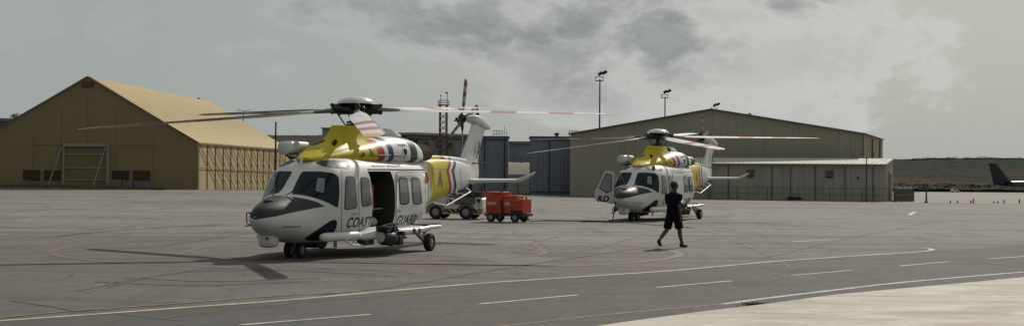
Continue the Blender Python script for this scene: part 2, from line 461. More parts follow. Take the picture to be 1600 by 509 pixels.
    bm = bmesh.new(); cyl(bm, (-8.35, 0, 3.7), (-8.38, 0, 3.80), .06, .045, 12); cyl(bm, (-8.38, 0, 3.8), (-8.40, 0, 3.88), .04, .012, 12); build('beacon', bm, blackp, fin, smooth=40)
    # stabiliser with turned-up tips
    bm = bmesh.new(); rg = []
    for y, z, ch, th, xo in [(-1.98, 2.02, .16, .015, -7.95), (-1.92, 1.96, .34, .03, -7.9), (-1.62, 1.80, .50, .045, -7.8), (-1.5, 1.77, .56, .05, -7.78), (0, 1.75, .74, .07, -7.72), (1.5, 1.77, .56, .05, -7.78), (1.62, 1.80, .50, .045, -7.8), (1.92, 1.96, .34, .03, -7.9), (1.98, 2.02, .16, .015, -7.95)]:
        rg.append([(xo + ch/2 * math.cos(t), y, z + th * math.sin(t)) for t in [2*math.pi*q/20 for q in range(20)]])
    loft(bm, rg); build('stabiliser', bm, white, root, smooth=50)
    # tail rotor (starboard side of the fin)
    bm = bmesh.new(); cyl(bm, (-8.4, -.18, 3.62), (-8.4, -.62, 3.62), .10, .07, 14); ball(bm, (-8.4, -.5, 3.62), (.16, .12, .16), 12, 8)
    for a in (77, 200, 270, 20):
        d = Vector((-math.cos(R(a)), 0, math.sin(R(a)))); cyl(bm, (-8.4, -.5, 3.62), Vector((-8.4, -.5, 3.62)) + d * .36, .05, .04, 8)
        p = Vector((-8.4, -.5, 3.62)) + d * .24; ball(bm, p + Vector((.07, -.07, .05)), .05, 8, 6); cyl(bm, p, p + Vector((.05, -.16, 0)), .02, .02, 6)
    hubt = build('tail_rotor_hub', bm, rotgrey, root, smooth=40)
    for i, a in enumerate((77, 207, 270, 20)):
        bm = bmesh.new(); rg = []
        for x, c_, t_ in [(.3, .04, .03), (.40, .07, .02), (.55, .085, .014), (1.1, .085, .01), (1.18, .08, .008), (1.22, .045, .004)]:
            tw = R(14)
            rg.append([(x, c_*math.cos(t)*math.sin(tw) + t_*math.sin(t)*math.cos(tw), c_*math.cos(t)*math.cos(tw) - t_*math.sin(t)*math.sin(tw)) for t in [2*math.pi*q/14 for q in range(14)]])
        loft(bm, rg)
        build('tail_rotor_blade', bm, tr_m, root, smooth=40, loc=(-8.4, -.5 + .06 * (i % 2), 3.62), rot=(0, -R(180 - a), 0))
    # main rotor
    tilt = .0773; ZH = 3.57
    bm = bmesh.new(); cyl(bm, (0, 0, 3.05), (0, 0, 3.45), .12, .10, 18); cyl(bm, (0, 0, 3.12), (0, 0, 3.2), .26, .26, 20); cyl(bm, (0, 0, 3.22), (0, 0, 3.27), .24, .22, 20)
    build('rotor_mast', bm, rotgrey, root, smooth=40)
    th0 = -.7317 if k == 1 else -.5555
    bm = bmesh.new(); cyl(bm, (0, 0, 3.44), (0, 0, 3.66), .24, .20, 20); cyl(bm, (0, 0, 3.66), (0, 0, 3.74), .17, .15, 16)
    for i in range(5):
        a = th0 + i * 2 * math.pi / 5; d = Vector((math.cos(a), math.sin(a), 0)); s = Vector((-d.y, d.x, 0)); o = Vector((0, 0, ZH))
        cyl(bm, o + d * .15, o + d * .62, .09, .08, 10)
        for zz in (-.09, .09): cyl(bm, o + d * .2 + Vector((0, 0, zz)), o + d * .68 + Vector((0, 0, zz)), .04, .035, 8)
        for q in (.42, .58): ball(bm, o + d * q, (.08, .08, .12), 10, 8)
        e = a + math.pi / 5; d2 = Vector((math.cos(e), math.sin(e), 0))
        cyl(bm, o + d2 * .3 - s * .0, o + d * .56 + s * .13, .055, .045, 10)       # damper
        ball(bm, o + d2 * .32, .075, 10, 8); ball(bm, o + d * .56 + s * .14, .06, 8, 6)
        for dz in (-.1, .1): ball(bm, o + d * .63 + Vector((0, 0, dz)), .045, 8, 6)
        cyl(bm, o + d * .5 - s * .14 + Vector((0, 0, -.03)), Vector((d.x * .25, d.y * .25, 3.18)) - s * .1, .018, .018, 8)
    build('rotor_head', bm, rotgrey, root, smooth=40)
    bm = bmesh.new(); rg = []
    for z, r_ in [(3.735, .30), (3.70, .44), (3.705, .465), (3.745, .46), (3.80, .41), (3.85, .31), (3.885, .18), (3.895, .05)]:
        rg.append([(r_ * math.cos(t), r_ * math.sin(t), z) for t in [2*math.pi*q/40 for q in range(40)]])
    loft(bm, rg); cap = build('rotor_cap', bm, domem, root, smooth=50)
    bm = bmesh.new()
    for i in range(6):
        a = th0 + i * math.pi / 3 + .3; box(bm, (.3 * math.cos(a), .3 * math.sin(a), 3.715), (.14, .06, .06), a)
    build_loose('cap_bracket', bm, dark, cap)
    for i in range(5):
        a = th0 + i * 2 * math.pi / 5
        root_b = Vector((0, 0, ZH)); dz = (3.57 - .226 - tilt * 6.9 * math.cos(a)) - ZH
        o = link('rotor_blade', blade_mesh(), None, root)
        o.location = root_b; o.rotation_euler = Matrix.Rotation(a, 3, 'Z').to_4x4().__matmul__(Matrix.Rotation(-math.atan2(dz - (.13 if math.cos(a) > .8 else 0), 6.9), 4, 'Y')).to_euler()
    # windows and panels (port side traced, starboard mirrored)
    def both(name, poly, off, mat, st, bvh=hull_bvh, skirt=0, parent=hull, only=None, rim=None):
        out = []
        for mir in (False, True):
            if only == 'port' and mir: continue
            if only == 'star' and not mir: continue
            if (k == 2 and mir and name == 'cockpit_door_window'): continue
            if rim:
                r_ = patch('window_seal', bvh, rim, PI_, off * .5, rubber, hull, st, 0, mir)
            out.append(patch(name, bvh, poly, PI_, off, mat, parent, st, skirt, mir))
        return out
    ws = [(455, 303), (464, 283), (472, 268), (500, 268), (521, 270.5), (529, 276), (530.5, 300), (528, 325), (514, 317), (496, 310), (476, 305)]
    for mir in (False, True):
        patch('windshield', hull_bvh, roundpoly(ws, 4), PI_, .008, glass, hull, 2.2, 0, mir)
    chin = [(474, 373), (490, 362), (505, 352), (517, 344), (524, 342.5), (527, 347), (525, 357), (518, 367), (505, 374), (488, 376)]
    for mir in (False, True): patch('chin_window', hull_bvh, roundpoly(chin, 4), PI_, .006, glass, hull, 2, 0, mir)
    def win(name, poly, mat, off=.012):
        c = [sum(p[i] for p in poly) / len(poly) for i in (0, 1)]
        rim = [(c[0] + (p[0] - c[0]) * (1 + 1.6 / abs(poly[0][0] - poly[1][0])*1.2), c[1] + (p[1] - c[1]) * 1.05) for p in poly]
        both(name, roundpoly(poly, 4.5), off, mat, 1.8, rim=roundpoly(rim, 5))
    win('cockpit_door_window', [(541, 276), (553.5, 277), (557, 324), (539, 327)], cabglass)
    win('cabin_window', [(564, 277), (575, 278), (580, 320), (566, 322)], cabglass)
    # rails and door
    if k == 1:
        slide = [(619, 268), (661, 268.5), (664, 300), (662, 351), (618, 353)]
        sd = patch('sliding_door', hull_bvh, roundpoly(slide, 3), PI_, .035, white, root, 2.5, .05)
    else:
        slide = [(581, 268), (622, 268.5), (622, 352), (580, 353)]
        sd = patch('sliding_door', hull_bvh, roundpoly(slide, 3), PI_, .03, white, root, 2.5, .05)
    for mir in (False, True):
        for poly in ([(622, 278.5), (633.5, 279), (637, 317), (624, 319)], [(641.5, 279), (653, 280), (656.5, 317), (644, 318)]):
            if k == 2 and not mir: poly = [(x - 0, y) for x, y in poly]
            c = [sum(p[i] for p in poly) / len(poly) for i in (0, 1)]
            rim = [(c[0] + (p[0] - c[0]) * 1.22, c[1] + (p[1] - c[1]) * 1.07) for p in poly]
            patch('window_seal', hull_bvh, roundpoly(rim, 5), PI_, .038 if not mir else .006, rubber, sd if not mir else hull, 2, 0, mir)
            patch('cabin_window', hull_bvh, roundpoly(poly, 4.5), PI_, .042 if not mir else .01, cabglass, sd if not mir else hull, 2, 0, mir)
    bm = bmesh.new(); box2(bm, (1.6, 1.085, 2.045), (-1.72, 1.14, 2.075)); box2(bm, (1.6, 1.12, .60), (-1.6, 1.155, .63)); build_loose('door_rail', bm, rubber if k == 1 else grey, root)
    # thin panel joints
    for mir in (False, True):
        for pl in ([(534, 266), (534.8, 266), (533.8, 362), (533, 362)], [(559.2, 266), (559.9, 266), (562.4, 362), (561.6, 362)]):
            patch('panel_joint', hull_bvh, pl, PI_, .004, grey, hull, 2.5, 0, mir)
    for pl in ([(566, 226), (566.7, 226), (566.2, 249), (565.5, 249)], [(629, 213), (629.6, 213), (629.6, 248), (629, 248)], [(500, 243.4), (650, 243.6), (650, 244.3), (500, 244.1)]):
        patch('panel_joint', cowl_bvh, pl, PI_, .004, grey, cow, 2.5)
    for pl in ([(674, 258), (674.6, 258), (681, 306), (680.4, 306)], [(664, 262.5), (712, 265), (712, 265.7), (664, 263.2)], [(718.6, 262), (719.2, 262), (721, 289), (720.4, 289)]):
        patch('panel_joint', hull_bvh, pl, PI_, .004, grey, hull, 2.5)
    # nose panel: symmetric outline in the front view
    pts = [(412, 340.5), (430, 338), (460, 331), (490, 325), (508, 322), (496, 315.5), (480, 311), (462, 308)]
    loc = []
    for p in pts:
        o_, d_ = lray(*p); h_ = hull_bvh.ray_cast(o_, d_)[0]
        if h_: loc.append((max(h_.y, .02), h_.z))
    loc = [(0, loc[0][1] - .03)] + loc[1:] + [(0, 1.45)]
    full = loc + [(-y, z) for y, z in reversed(loc[1:-1])]
    nosep = patch('nose_panel', hull_bvh, full, front, .006, blackp, hull, .05)
    bm = bmesh.new(); ball(bm, (4.42, 0, 1.325), (.16, .13, .06), 16, 8); build('nose_scoop', bm, rubber, nosep, smooth=True)
    # roof windows
    for mir in (False, True):
        patch('roof_window', hull_bvh, roundpoly([(492, 254), (500, 250.5), (525, 250), (544, 252), (547, 258), (546, 263.5), (530, 262.5), (505, 260)], 3), PI_, .006, blackp, hull, 2, 0, mir)
        patch('marker_light', hull_bvh, roundpoly([(660, 270), (667, 270), (670, 281), (668, 287), (662, 286)], 2), PI_, .012, redlens, hull, 1.5, .02, mir)
    # wipers
    for pl in ([(452.6, 302), (453.4, 302.5), (455.5, 318), (454.5, 318)], ): pass
    bm = bmesh.new()
    for sg in (1, -1):
        a = hull_bvh.ray_cast(*front((sg * .16, 1.44)))[0]; b = hull_bvh.ray_cast(*front((sg * .50, 1.80)))[0]
        tube(bm, [a + Vector((.03, 0, .01)), (a + b) / 2 + Vector((.06, 0, .04)), b + Vector((.03, 0, .02))], .012, 6)
    build_loose('wiper', bm, rubber, hull, smooth=40)
    patch('paper_sheet', hull_bvh, roundpoly([(496, 278), (508, 279), (506, 301), (493, 299)], 2), PI_, .010, paper_dim, hull, 2)
    if k == 1: patch('paper_sheet', hull_bvh, roundpoly([(426, 275), (431, 276), (426, 296), (418, 306), (415, 304), (422, 292)], 1.5), PI_, .010, paper_dim, hull, 1.5)
    # lettering
    lettering('lettering', 'COAST', 2.54, .69, .25, 1.20, hull, hull_bvh)
    if k == 1: lettering('lettering', 'GUARD', -.07, .68, .25, 1.22, sd, hull_bvh, off=.045)
    else: lettering('lettering', 'GUARD', -.07, .68, .25, 1.22, hull, hull_bvh)
    lettering('lettering', 'COAST' , -.05, .68, .235, 1.36, hull, hull_bvh, mirror=True)
    # emblem-like grey marks, a tall letter shape on boom, fin, and cowl
    for (x0, z0, h_, w_, pr, bv, y_) in [(-4.30, 1.60, .44, .46, hull, hull_bvh, None), (-7.85, 2.40, .55, .40, fin, None, .17), (.86, 2.38, .20, .24, cow, cowl_bvh, None)]:
        lettering('emblem', 'A', x0, z0, h_, w_, pr, bv, off=.008, mat=logom, yfix=y_, bold=.02)
    lettering('maker_mark', 'Leonardo', -.78, 2.66, .09, .52, cow, cowl_bvh, mat=textm, bold=.004)
    bm = bmesh.new(); box(bm, (1.2, .795, 2.42), (.09, .02, .1)); build('data_plate', bm, redlens, cow)
    # door handles
    for sg in (1, -1):
        bm = bmesh.new()
        for x, z in ((2.35, 1.02), (-.12, 1.03)):
            box(bm, (x, sg * 1.15, z), (.14, .03, .035))
        build_loose('door_handle', bm, grey, hull, bevel=.006)
    # antennas and lamps
    bm = bmesh.new()
    for x, y in ((-.2, .35),):
        box(bm, (2.9, .0, 2.25), (.12, .015, .14))
    for x in (1.8, -1.6): box(bm, (x, .35, .27), (.16, .015, .16))
    build_loose('blade_antenna', bm, white, root, bevel=.004)
    bm = bmesh.new(); pth = [(-4.05, .42, 1.16), (-4.5, .62, 1.08), (-6.6, .50, 1.44), (-6.9, .24, 1.55)]
    tube(bm, pth, .02, 8); tube(bm, [(-5.0, .36, 1.32), (-5.25, .59, 1.2)], .016, 6); tube(bm, [(-5.9, .28, 1.42), (-6.2, .53, 1.37)], .016, 6)
    build('tube_antenna', bm, white, root, smooth=40)
    bm = bmesh.new(); cyl(bm, (-7.75, .08, 2.27), (-8.3, .3, 2.27), .02); cyl(bm, (-8.3, .3, 2.27), (-7.6, .5, 1.7), .014); build('wire_antenna', bm, rubber, root)
    # nose probe and landing light
    bm = bmesh.new(); tube(bm, [(4.88, -.14, 1.06), (5.04, -.21, 1.09), (5.06, -.22, 1.06), (5.04, -.22, .86), (4.95, -.19, .80)], .016, 6); build('nose_probe', bm, dark, root, smooth=40)
    for sg in (1, -1):
        bm = bmesh.new(); tube(bm, [(4.55, sg * .44, .78), (4.62, sg * .50, .77), (4.15, sg * .66, .77)], .012, 6); build('pitot_tube', bm, dark, root, smooth=40)
    # camera turret
    bm = bmesh.new(); rg = []
    for z, r_ in [(.29, .10), (.31, .17), (.36, .205), (.52, .21), (.58, .19), (.60, .14), (.75, .12)]:
        rg.append([(4.35 + r_*sgnp(math.cos(t), .7), -.05 + r_*sgnp(math.sin(t), .7), z) for t in [2*math.pi*q/28 for q in range(28)]])
    loft(bm, rg); tu = build('camera_turret', bm, white, root, smooth=50)
    bm = bmesh.new(); cyl(bm, (4.54, .02, .50), (4.568, .02, .50), .028, .028, 14); build('lens', bm, blackp, tu)
    # nose gear
    bm = bmesh.new(); cyl(bm, (3.18, 0, .22), (3.15, 0, .62), .05, .06, 12); cyl(bm, (3.18, -.2, .19), (3.18, .2, .19), .035, .035, 10); tube(bm, [(3.23, 0, .26), (3.40, 0, .36), (3.25, 0, .5)], .02, 6); box(bm, (3.15, 0, .42), (.12, .16, .10))
    build('nose_gear_leg', bm, grey_l, root, smooth=40)
    for sg in (1, -1): wheel(root, 3.18, sg * .145, .195, .13)
    # sponsons, main gear
    for sg in (1, -1):
        SP = [(-2.12, 1.22, .10, .57, .62), (-2.02, 1.26, .24, .555, .65), (-1.8, 1.28, .32, .55, .665), (-1.2, 1.28, .33, .53, .67), (-.95, 1.26, .31, .47, .655), (-.5, 1.24, .29, .45, .63), (.3, 1.22, .27, .44, .63), (.8, 1.22, .27, .42, .68), (1.3, 1.20, .26, .40, .69), (1.8, 1.12, .20, .38, .62), (2.2, 1.04, .12, .40, .55), (2.35, 1.0, .05, .45, .51)]
        bm = bmesh.new(); rg = []
        for x in frange(-2.12, 2.35, .1):
            yc, hw, zb, zt = interp(SP, x); rg.append([(x, sg * (yc + hw * sgnp(math.cos(t), .6)), (zb + zt) / 2 + (zt - zb) / 2 * sgnp(math.sin(t), .6)) for t in [2*math.pi*q/28 for q in range(28)]])
        loft(bm, rg); sp = build('sponson', bm, white, root, smooth=50)
        bm = bmesh.new(); box(bm, (-1.45, sg * 1.32, .678), (.95, .42, .02)); build('walkway_pad', bm, rubber, sp, bevel=.006)
        bm = bmesh.new()
        for x in (-.25, -.55): cyl(bm, (x, sg * 1.4, .54), (x, sg * 1.537, .54), .07, .065, 16)
        build_loose('fuel_port', bm, dark, sp, smooth=40)
        bm = bmesh.new(); tube(bm, [(-.45, sg * 1.42, .56), (-.8, sg * 1.42, .40), (-1.12, sg * 1.42, .24)], [.07, .055, .045], 10); cyl(bm, (-1.18, sg * 1.36, .225), (-1.18, sg * 1.55, .225), .04, .04, 10); cyl(bm, (-.98, sg * 1.42, .34), (-1.35, sg * 1.40, .6), .035, .035, 10)
        build('main_gear_leg', bm, grey_l, root, smooth=40)
        wheel(root, -1.18, sg * 1.53, .225, .17)
        # float pod with step tubes
        bm = bmesh.new(); rg = []
        for t0, r_ in [(0, .03), (.03, .08), (.1, .105), (.9, .11), (.97, .085), (1, .03)]:
            c0 = Vector((3.45, sg * .80, .50)).lerp(Vector((2.1, sg * 1.13, .50)), t0); rg.append([(c0.x, c0.y + r_*math.cos(t), c0.z + r_*math.sin(t)) for t in [2*math.pi*q/18 for q in range(18)]])
        loft(bm, rg); build('float_pod', bm, white, root, smooth=50)
        bm = bmesh.new(); tube(bm, [(2.7, sg * 1.05, .42), (2.6, sg * 1.2, .3), (2.15, sg * 1.28, .28), (2.0, sg * 1.15, .4)], .02, 8); tube(bm, [(2.4, sg * 1.05, .42), (2.3, sg * 1.2, .32)], .018, 8); build_loose('step', bm, white, root, smooth=40)
    # searchlight on the port side
    bm = bmesh.new(); cyl(bm, (1.62, 1.50, .44), (1.30, 1.59, .41), .165, .18, 22); cyl(bm, (1.30, 1.59, .41), (1.14, 1.63, .39), .18, .08, 22); cyl(bm, (1.67, 1.485, .445), (1.62, 1.50, .44), .14, .165, 22); box(bm, (1.42, 1.50, .66), (.46, .30, .10)); box(bm, (1.25, 1.62, .60), (.12, .12, .22)); box(bm, (.95, 1.60, .36), (.24, .22, .22)); cyl(bm, (.85, 1.6, .42), (.52, 1.64, .42), .06, .03, 10); box(bm, (.72, 1.6, .5), (.14, .16, .14)); box(bm, (1.95, 1.22, .34), (.5, .22, .12)); tube(bm, [(1.5, 1.45, .70), (1.2, 1.6, .76), (.95, 1.6, .6)], .035, 8)
    sl = build('searchlight', bm, blackp, root, smooth=35, bevel=.008)
    bm = bmesh.new(); cyl(bm, (1.665, 1.487, .445), (1.69, 1.48, .45), .13, .12, 20); build('lens', bm, lensm, sl, smooth=40)
    # belly box and antenna blades
    bm = bmesh.new(); box(bm, (2.4, 0, .30), (.5, .6, .14)); box(bm, (1.9, -.2, .24), (.3, .3, .12)); build('belly_pack', bm, dark, root, bevel=.02)
    # rescue hoist, starboard roof edge
    bm = bmesh.new(); rg = []
    for t0, r_ in [(0, .08), (.02, .15), (.08, .185), (.5, .19), (.92, .185), (.98, .15), (1, .07)]:
        rg.append([(1.95 - 1.0 * t0, -1.0 + r_*sgnp(math.cos(t), .75), 2.57 + .9*r_*sgnp(math.sin(t), .75)) for t in [2*math.pi*q/24 for q in range(24)]])
    loft(bm, rg); ho = build('rescue_hoist', bm, white, root, smooth=50)
    bm = bmesh.new(); cyl(bm, (1.7, -.78, 2.62), (1.2, -.78, 2.62), .11, .11, 18); cyl(bm, (1.65, -1.22, 2.52), (1.35, -1.22, 2.52), .09, .09, 16); build_loose('motor_housing', bm, white, ho, smooth=40, bevel=.02)
    bm = bmesh.new(); tube(bm, [(1.8, -1.0, 2.42), (1.8, -.9, 2.34), (1.5, -.8, 2.30)], .03, 8); tube(bm, [(1.2, -1.0, 2.42), (1.2, -.9, 2.32), (1.2, -.75, 2.3)], .035, 8); tube(bm, [(1.9, -.85, 2.42), (1.75, -.72, 2.44), (1.6, -.7, 2.33)], .025, 8)
    build_loose('hoist_bracket', bm, dark, ho, smooth=40)
    bm = bmesh.new(); tube(bm, [(.6, .9, 2.33), (.6, .92, 2.42), (-.1, .92, 2.42), (-.1, .9, 2.33)], .014, 6); tube(bm, [(-.3, .9, 2.33), (-.3, .92, 2.42), (-1.0, .92, 2.42), (-1.0, .9, 2.33)], .014, 6); build_loose('grab_rail', bm, grey, root, smooth=40)
    # inside
    if k == 1:
        bm = bmesh.new(); box(bm, (.62, .5, 1.05), (.42, .42, .12)); box(bm, (.42, .5, 1.38), (.10, .40, .62)); box(bm, (.46, .5, 1.72), (.12, .22, .12)); build('cabin_seat', bm, seatred, root, bevel=.03)
        bm = bmesh.new(); box(bm, (.7, .85, 1.10), (.9, .03, .03)); tube(bm, [(.9, .4, .7), (1.0, .5, 1.14)], .02); build('seat_frame', bm, pbr('brass_tube', (.25, .18, .09), .5), root)
        bm = bmesh.new(); rg = []
        for z, r_ in [(.70, .28), (.78, .33), (.88, .28), (.94, .12)]: rg.append([(.95 + r_*1.2*math.cos(t), .75 + r_*.8*math.sin(t), z) for t in [2*math.pi*q/16 for q in range(16)]])
        loft(bm, rg); build('kit_bag', bm, grey, root, smooth=50)
    else:
        # starboard cockpit door swung forward and out
        dr = empty('cockpit_door', (3.02, -.93, 0), R(98)); dr.parent = root
        door_leaf(dr)
    return root

def door_leaf(parent):
    # leaf plane x (0 = hinge, -.8 = latch edge), thin in y; it swings about its front edge
    out = [(-.06, .68), (.0, 1.2), (.0, 2.02), (-.40, 2.08), (-.62, 1.6), (-.84, 1.18), (-.82, .84)]
    win = [(-.10, 1.25), (-.09, 1.92), (-.36, 1.97), (-.54, 1.6), (-.66, 1.34), (-.3, 1.12)]
    bm = bmesh.new(); o = roundpoly(out, .08)
    for y in (-.03, .03):
        pass
    loft(bm, [[(x, -.03, z) for x, z in o], [(x, .03, z) for x, z in o]])
    lf = build('door_leaf', bm, white, parent)
    for y, f in ((-.034, 1), (.034, -1)):
        bm = bmesh.new(); w = roundpoly(win, .07); bm.faces.new([bm.verts.new((x, y, z)) for x, z in w]); build('window_seal', bm, rubber, lf)
        bm = bmesh.new(); cx, cz = -.33, 1.55; bm.faces.new([bm.verts.new((cx + (x - cx) * .88, y * 1.1, cz + (z - cz) * .9)) for x, z in w]); build('door_window', bm, paleglass, lf)
    # closing letters of the word, on the outer face
    me = text_mesh('RD', 1, .22, bold=.05)
    for sgn, y in ((1, -.036), (-1, .036)):
        m2 = me.copy(); xs = [v.co.x for v in m2.vertices]; a, b = min(xs), max(xs); ys = [v.co.y for v in m2.vertices]; c, d = min(ys), max(ys)
        for v in m2.vertices:
            t = (v.co.x - a) / (b - a); X = (-.72 + t * .52) if sgn > 0 else (-.10 - t * .52)
            v.co = (X, y, .78 + (v.co.y - c) / (d - c) * .25)
        if sgn > 0: link('lettering', m2, textm, lf)

_bm = {}
def blade_mesh():
    if 'b' in _bm: return _bm['b']
    bm = bmesh.new(); rg = []
    # (r, chord, thickness, pitch deg, sweep)
    for x, c, t_, p, sw in [(.58, .16, .085, 4, 0), (.95, .17, .07, 6, 0), (1.15, .24, .05, 8, 0), (1.6, .42, .036, 9, 0), (2.2, .5, .03, 8.5, 0), (4, .5, .026, 6, 0), (5.9, .5, .022, 3.5, 0), (6.4, .47, .018, 3, -.02), (6.75, .38, .013, 3, -.10), (6.9, .22, .008, 3, -.17)]:
        n = 22; ring = []; pr = R(p)
        for q in range(n):
            t = 2*math.pi*q/n; u = (1 - math.cos(t)) / 2
            yy = c * .35 - c * u + sw; th = math.copysign(t_ * (1.6 * math.sqrt(u) * (1 - u) + .15 * (1 - u) * math.sqrt(u)), math.sin(t))
            # +y is the direction of travel: leading edge there, pitched up
            ring.append((x, yy * math.cos(pr) - th * math.sin(pr), yy * math.sin(pr) + th * math.cos(pr) + droop(x)))
        rg.append(ring)
    rings = []
    for a, b in zip(rg, rg[1:]):
        n = max(1, int((b[0][0] - a[0][0]) / .3))
        for i in range(n): rings.append([tuple(a[j][d] + (b[j][d] - a[j][d]) * i / n for d in range(3)) for j in range(len(a))])
    rings.append(rg[-1]); loft(bm, rings)
    for v in bm.verts: pass
    me = bpy.data.meshes.new('rotor_blade'); bmesh.ops.recalc_face_normals(bm, faces=bm.faces[:]); bm.to_mesh(me); bm.free(); me.shade_smooth(); me.set_sharp_from_angle(angle=R(50)); me.materials.append(blade_m)
    _bm['b'] = me; return me
def droop(x): return 0.
darkhole = pbr('dark_opening', (.045, .036, .008), .9, spec=.05)
grey_l = pbr('gear_paint', (.38, .38, .37), .4, .1)
lensm = pbr('lamp_glass', (.5, .5, .48), .08)
paper_dim = pbr('map_sheet', (.19, .20, .19), .35)
paleglass = pbr('door_glass', (.28, .28, .27), .1)
def pyl(g, s): return g.math('ADD', s[0], g.math('MULTIPLY', s[2], .0))
pylon_m = banded('fairing_livery', pyl, [(-9, WHITE), (-.95, RED), (-.78, YS), (9, YS)])

make_helicopter(1)
make_helicopter(2)
hb.free(); cb.free()
grey_d = pbr("brace_dark", (.13, .105, .06), .7)
# ------------------------------------------------------------------ terrain
def smooth(a, b, x):
    t = min(1, max(0, (x - a) / (b - a))); return t * t * (3 - 2 * t)
from mathutils import noise as mn
def ground_z(x, y):
    z = 0.
    u = x / max(y, 1) * F + 800
    if y > 150:
        left = smooth(-6, -14, x) if y < 400 else 1 - smooth(700, 950, u)
        right = smooth(950, 1150, u)
        z += -.014 * min(y - 150, 58) * left * (1 - right)
        z += right * (interp([(176, 0), (185, -.3), (260, -2.6), (560, -4.4), (700, -3.4), (900, -1.4), (1200, .6), (1201, .6)], y)[0] if y > 176 else 0)
    top = interp([(-900, 214), (400, 214), (640, 218), (830, 230), (1380, 250), (1500, 248.5), (1600, 249.5), (2600, 245)], u)[0]
    hr = H0 + ROLL * (u - 800)
    zr = CAMH + (hr - top) * 1600 / F
    t = smooth(1000, 1600, y) if u > 950 else smooth(400, 1600, y)
    z += t * (zr - z if y <= 1600 else zr - z)
    if y > 300: z += t * (mn.noise(Vector((x * .02, y * .004, 3))) * 1.1 + mn.noise(Vector((x * .09, y * .01, 7))) * .7 + max(0, mn.noise(Vector((x * .05, 2, 7)))) * 1.0)
    return z
ys = frange(-150, 140, 20) + frange(146, 230, 6) + frange(240, 700, 20) + frange(730, 1600, 30) + [1640, 1800, 2600, 4000]
xs = frange(-3000, -500, 120) + frange(-490, 620, 5.5) + frange(640, 3000, 120)
bm = bmesh.new(); gv = [[bm.verts.new((x, y, ground_z(x, y))) for x in xs] for y in ys]
for j in range(len(ys) - 1):
    for i in range(len(xs) - 1): bm.faces.new((gv[j][i], gv[j][i+1], gv[j+1][i+1], gv[j+1][i]))
m, g, b, obj, geo = newmat('earth_and_scrub')
s = g.sep(geo)
n1 = g.noise(g.mapping(geo, (.012, .004, .05)), 1, 8, .65); n2 = g.noise(g.mapping(geo, (.15, .05, .3)), 1, 6, .7)
dry = g.mix(g.rng(n2, .35, .65), (.115, .088, .070), (.065, .062, .050))
scr = g.mix(g.rng(n2, .38, .62), (.044, .050, .045), (.066, .070, .062))
far = g.rng(g.math('ADD', s[1], g.math('MULTIPLY', g.math('SUBTRACT', n1, .5), 900)), 1000, 1250)
col = g.mix(far, g.mix(g.rng(n1, .42, .58), dry, scr), scr)
g.put(b.inputs['Base Color'], col); b.inputs['Roughness'].default_value = 1.; b.inputs['Specular IOR Level'].default_value = 0.
tag(build('ground', bm, m, smooth=True), kind='structure')

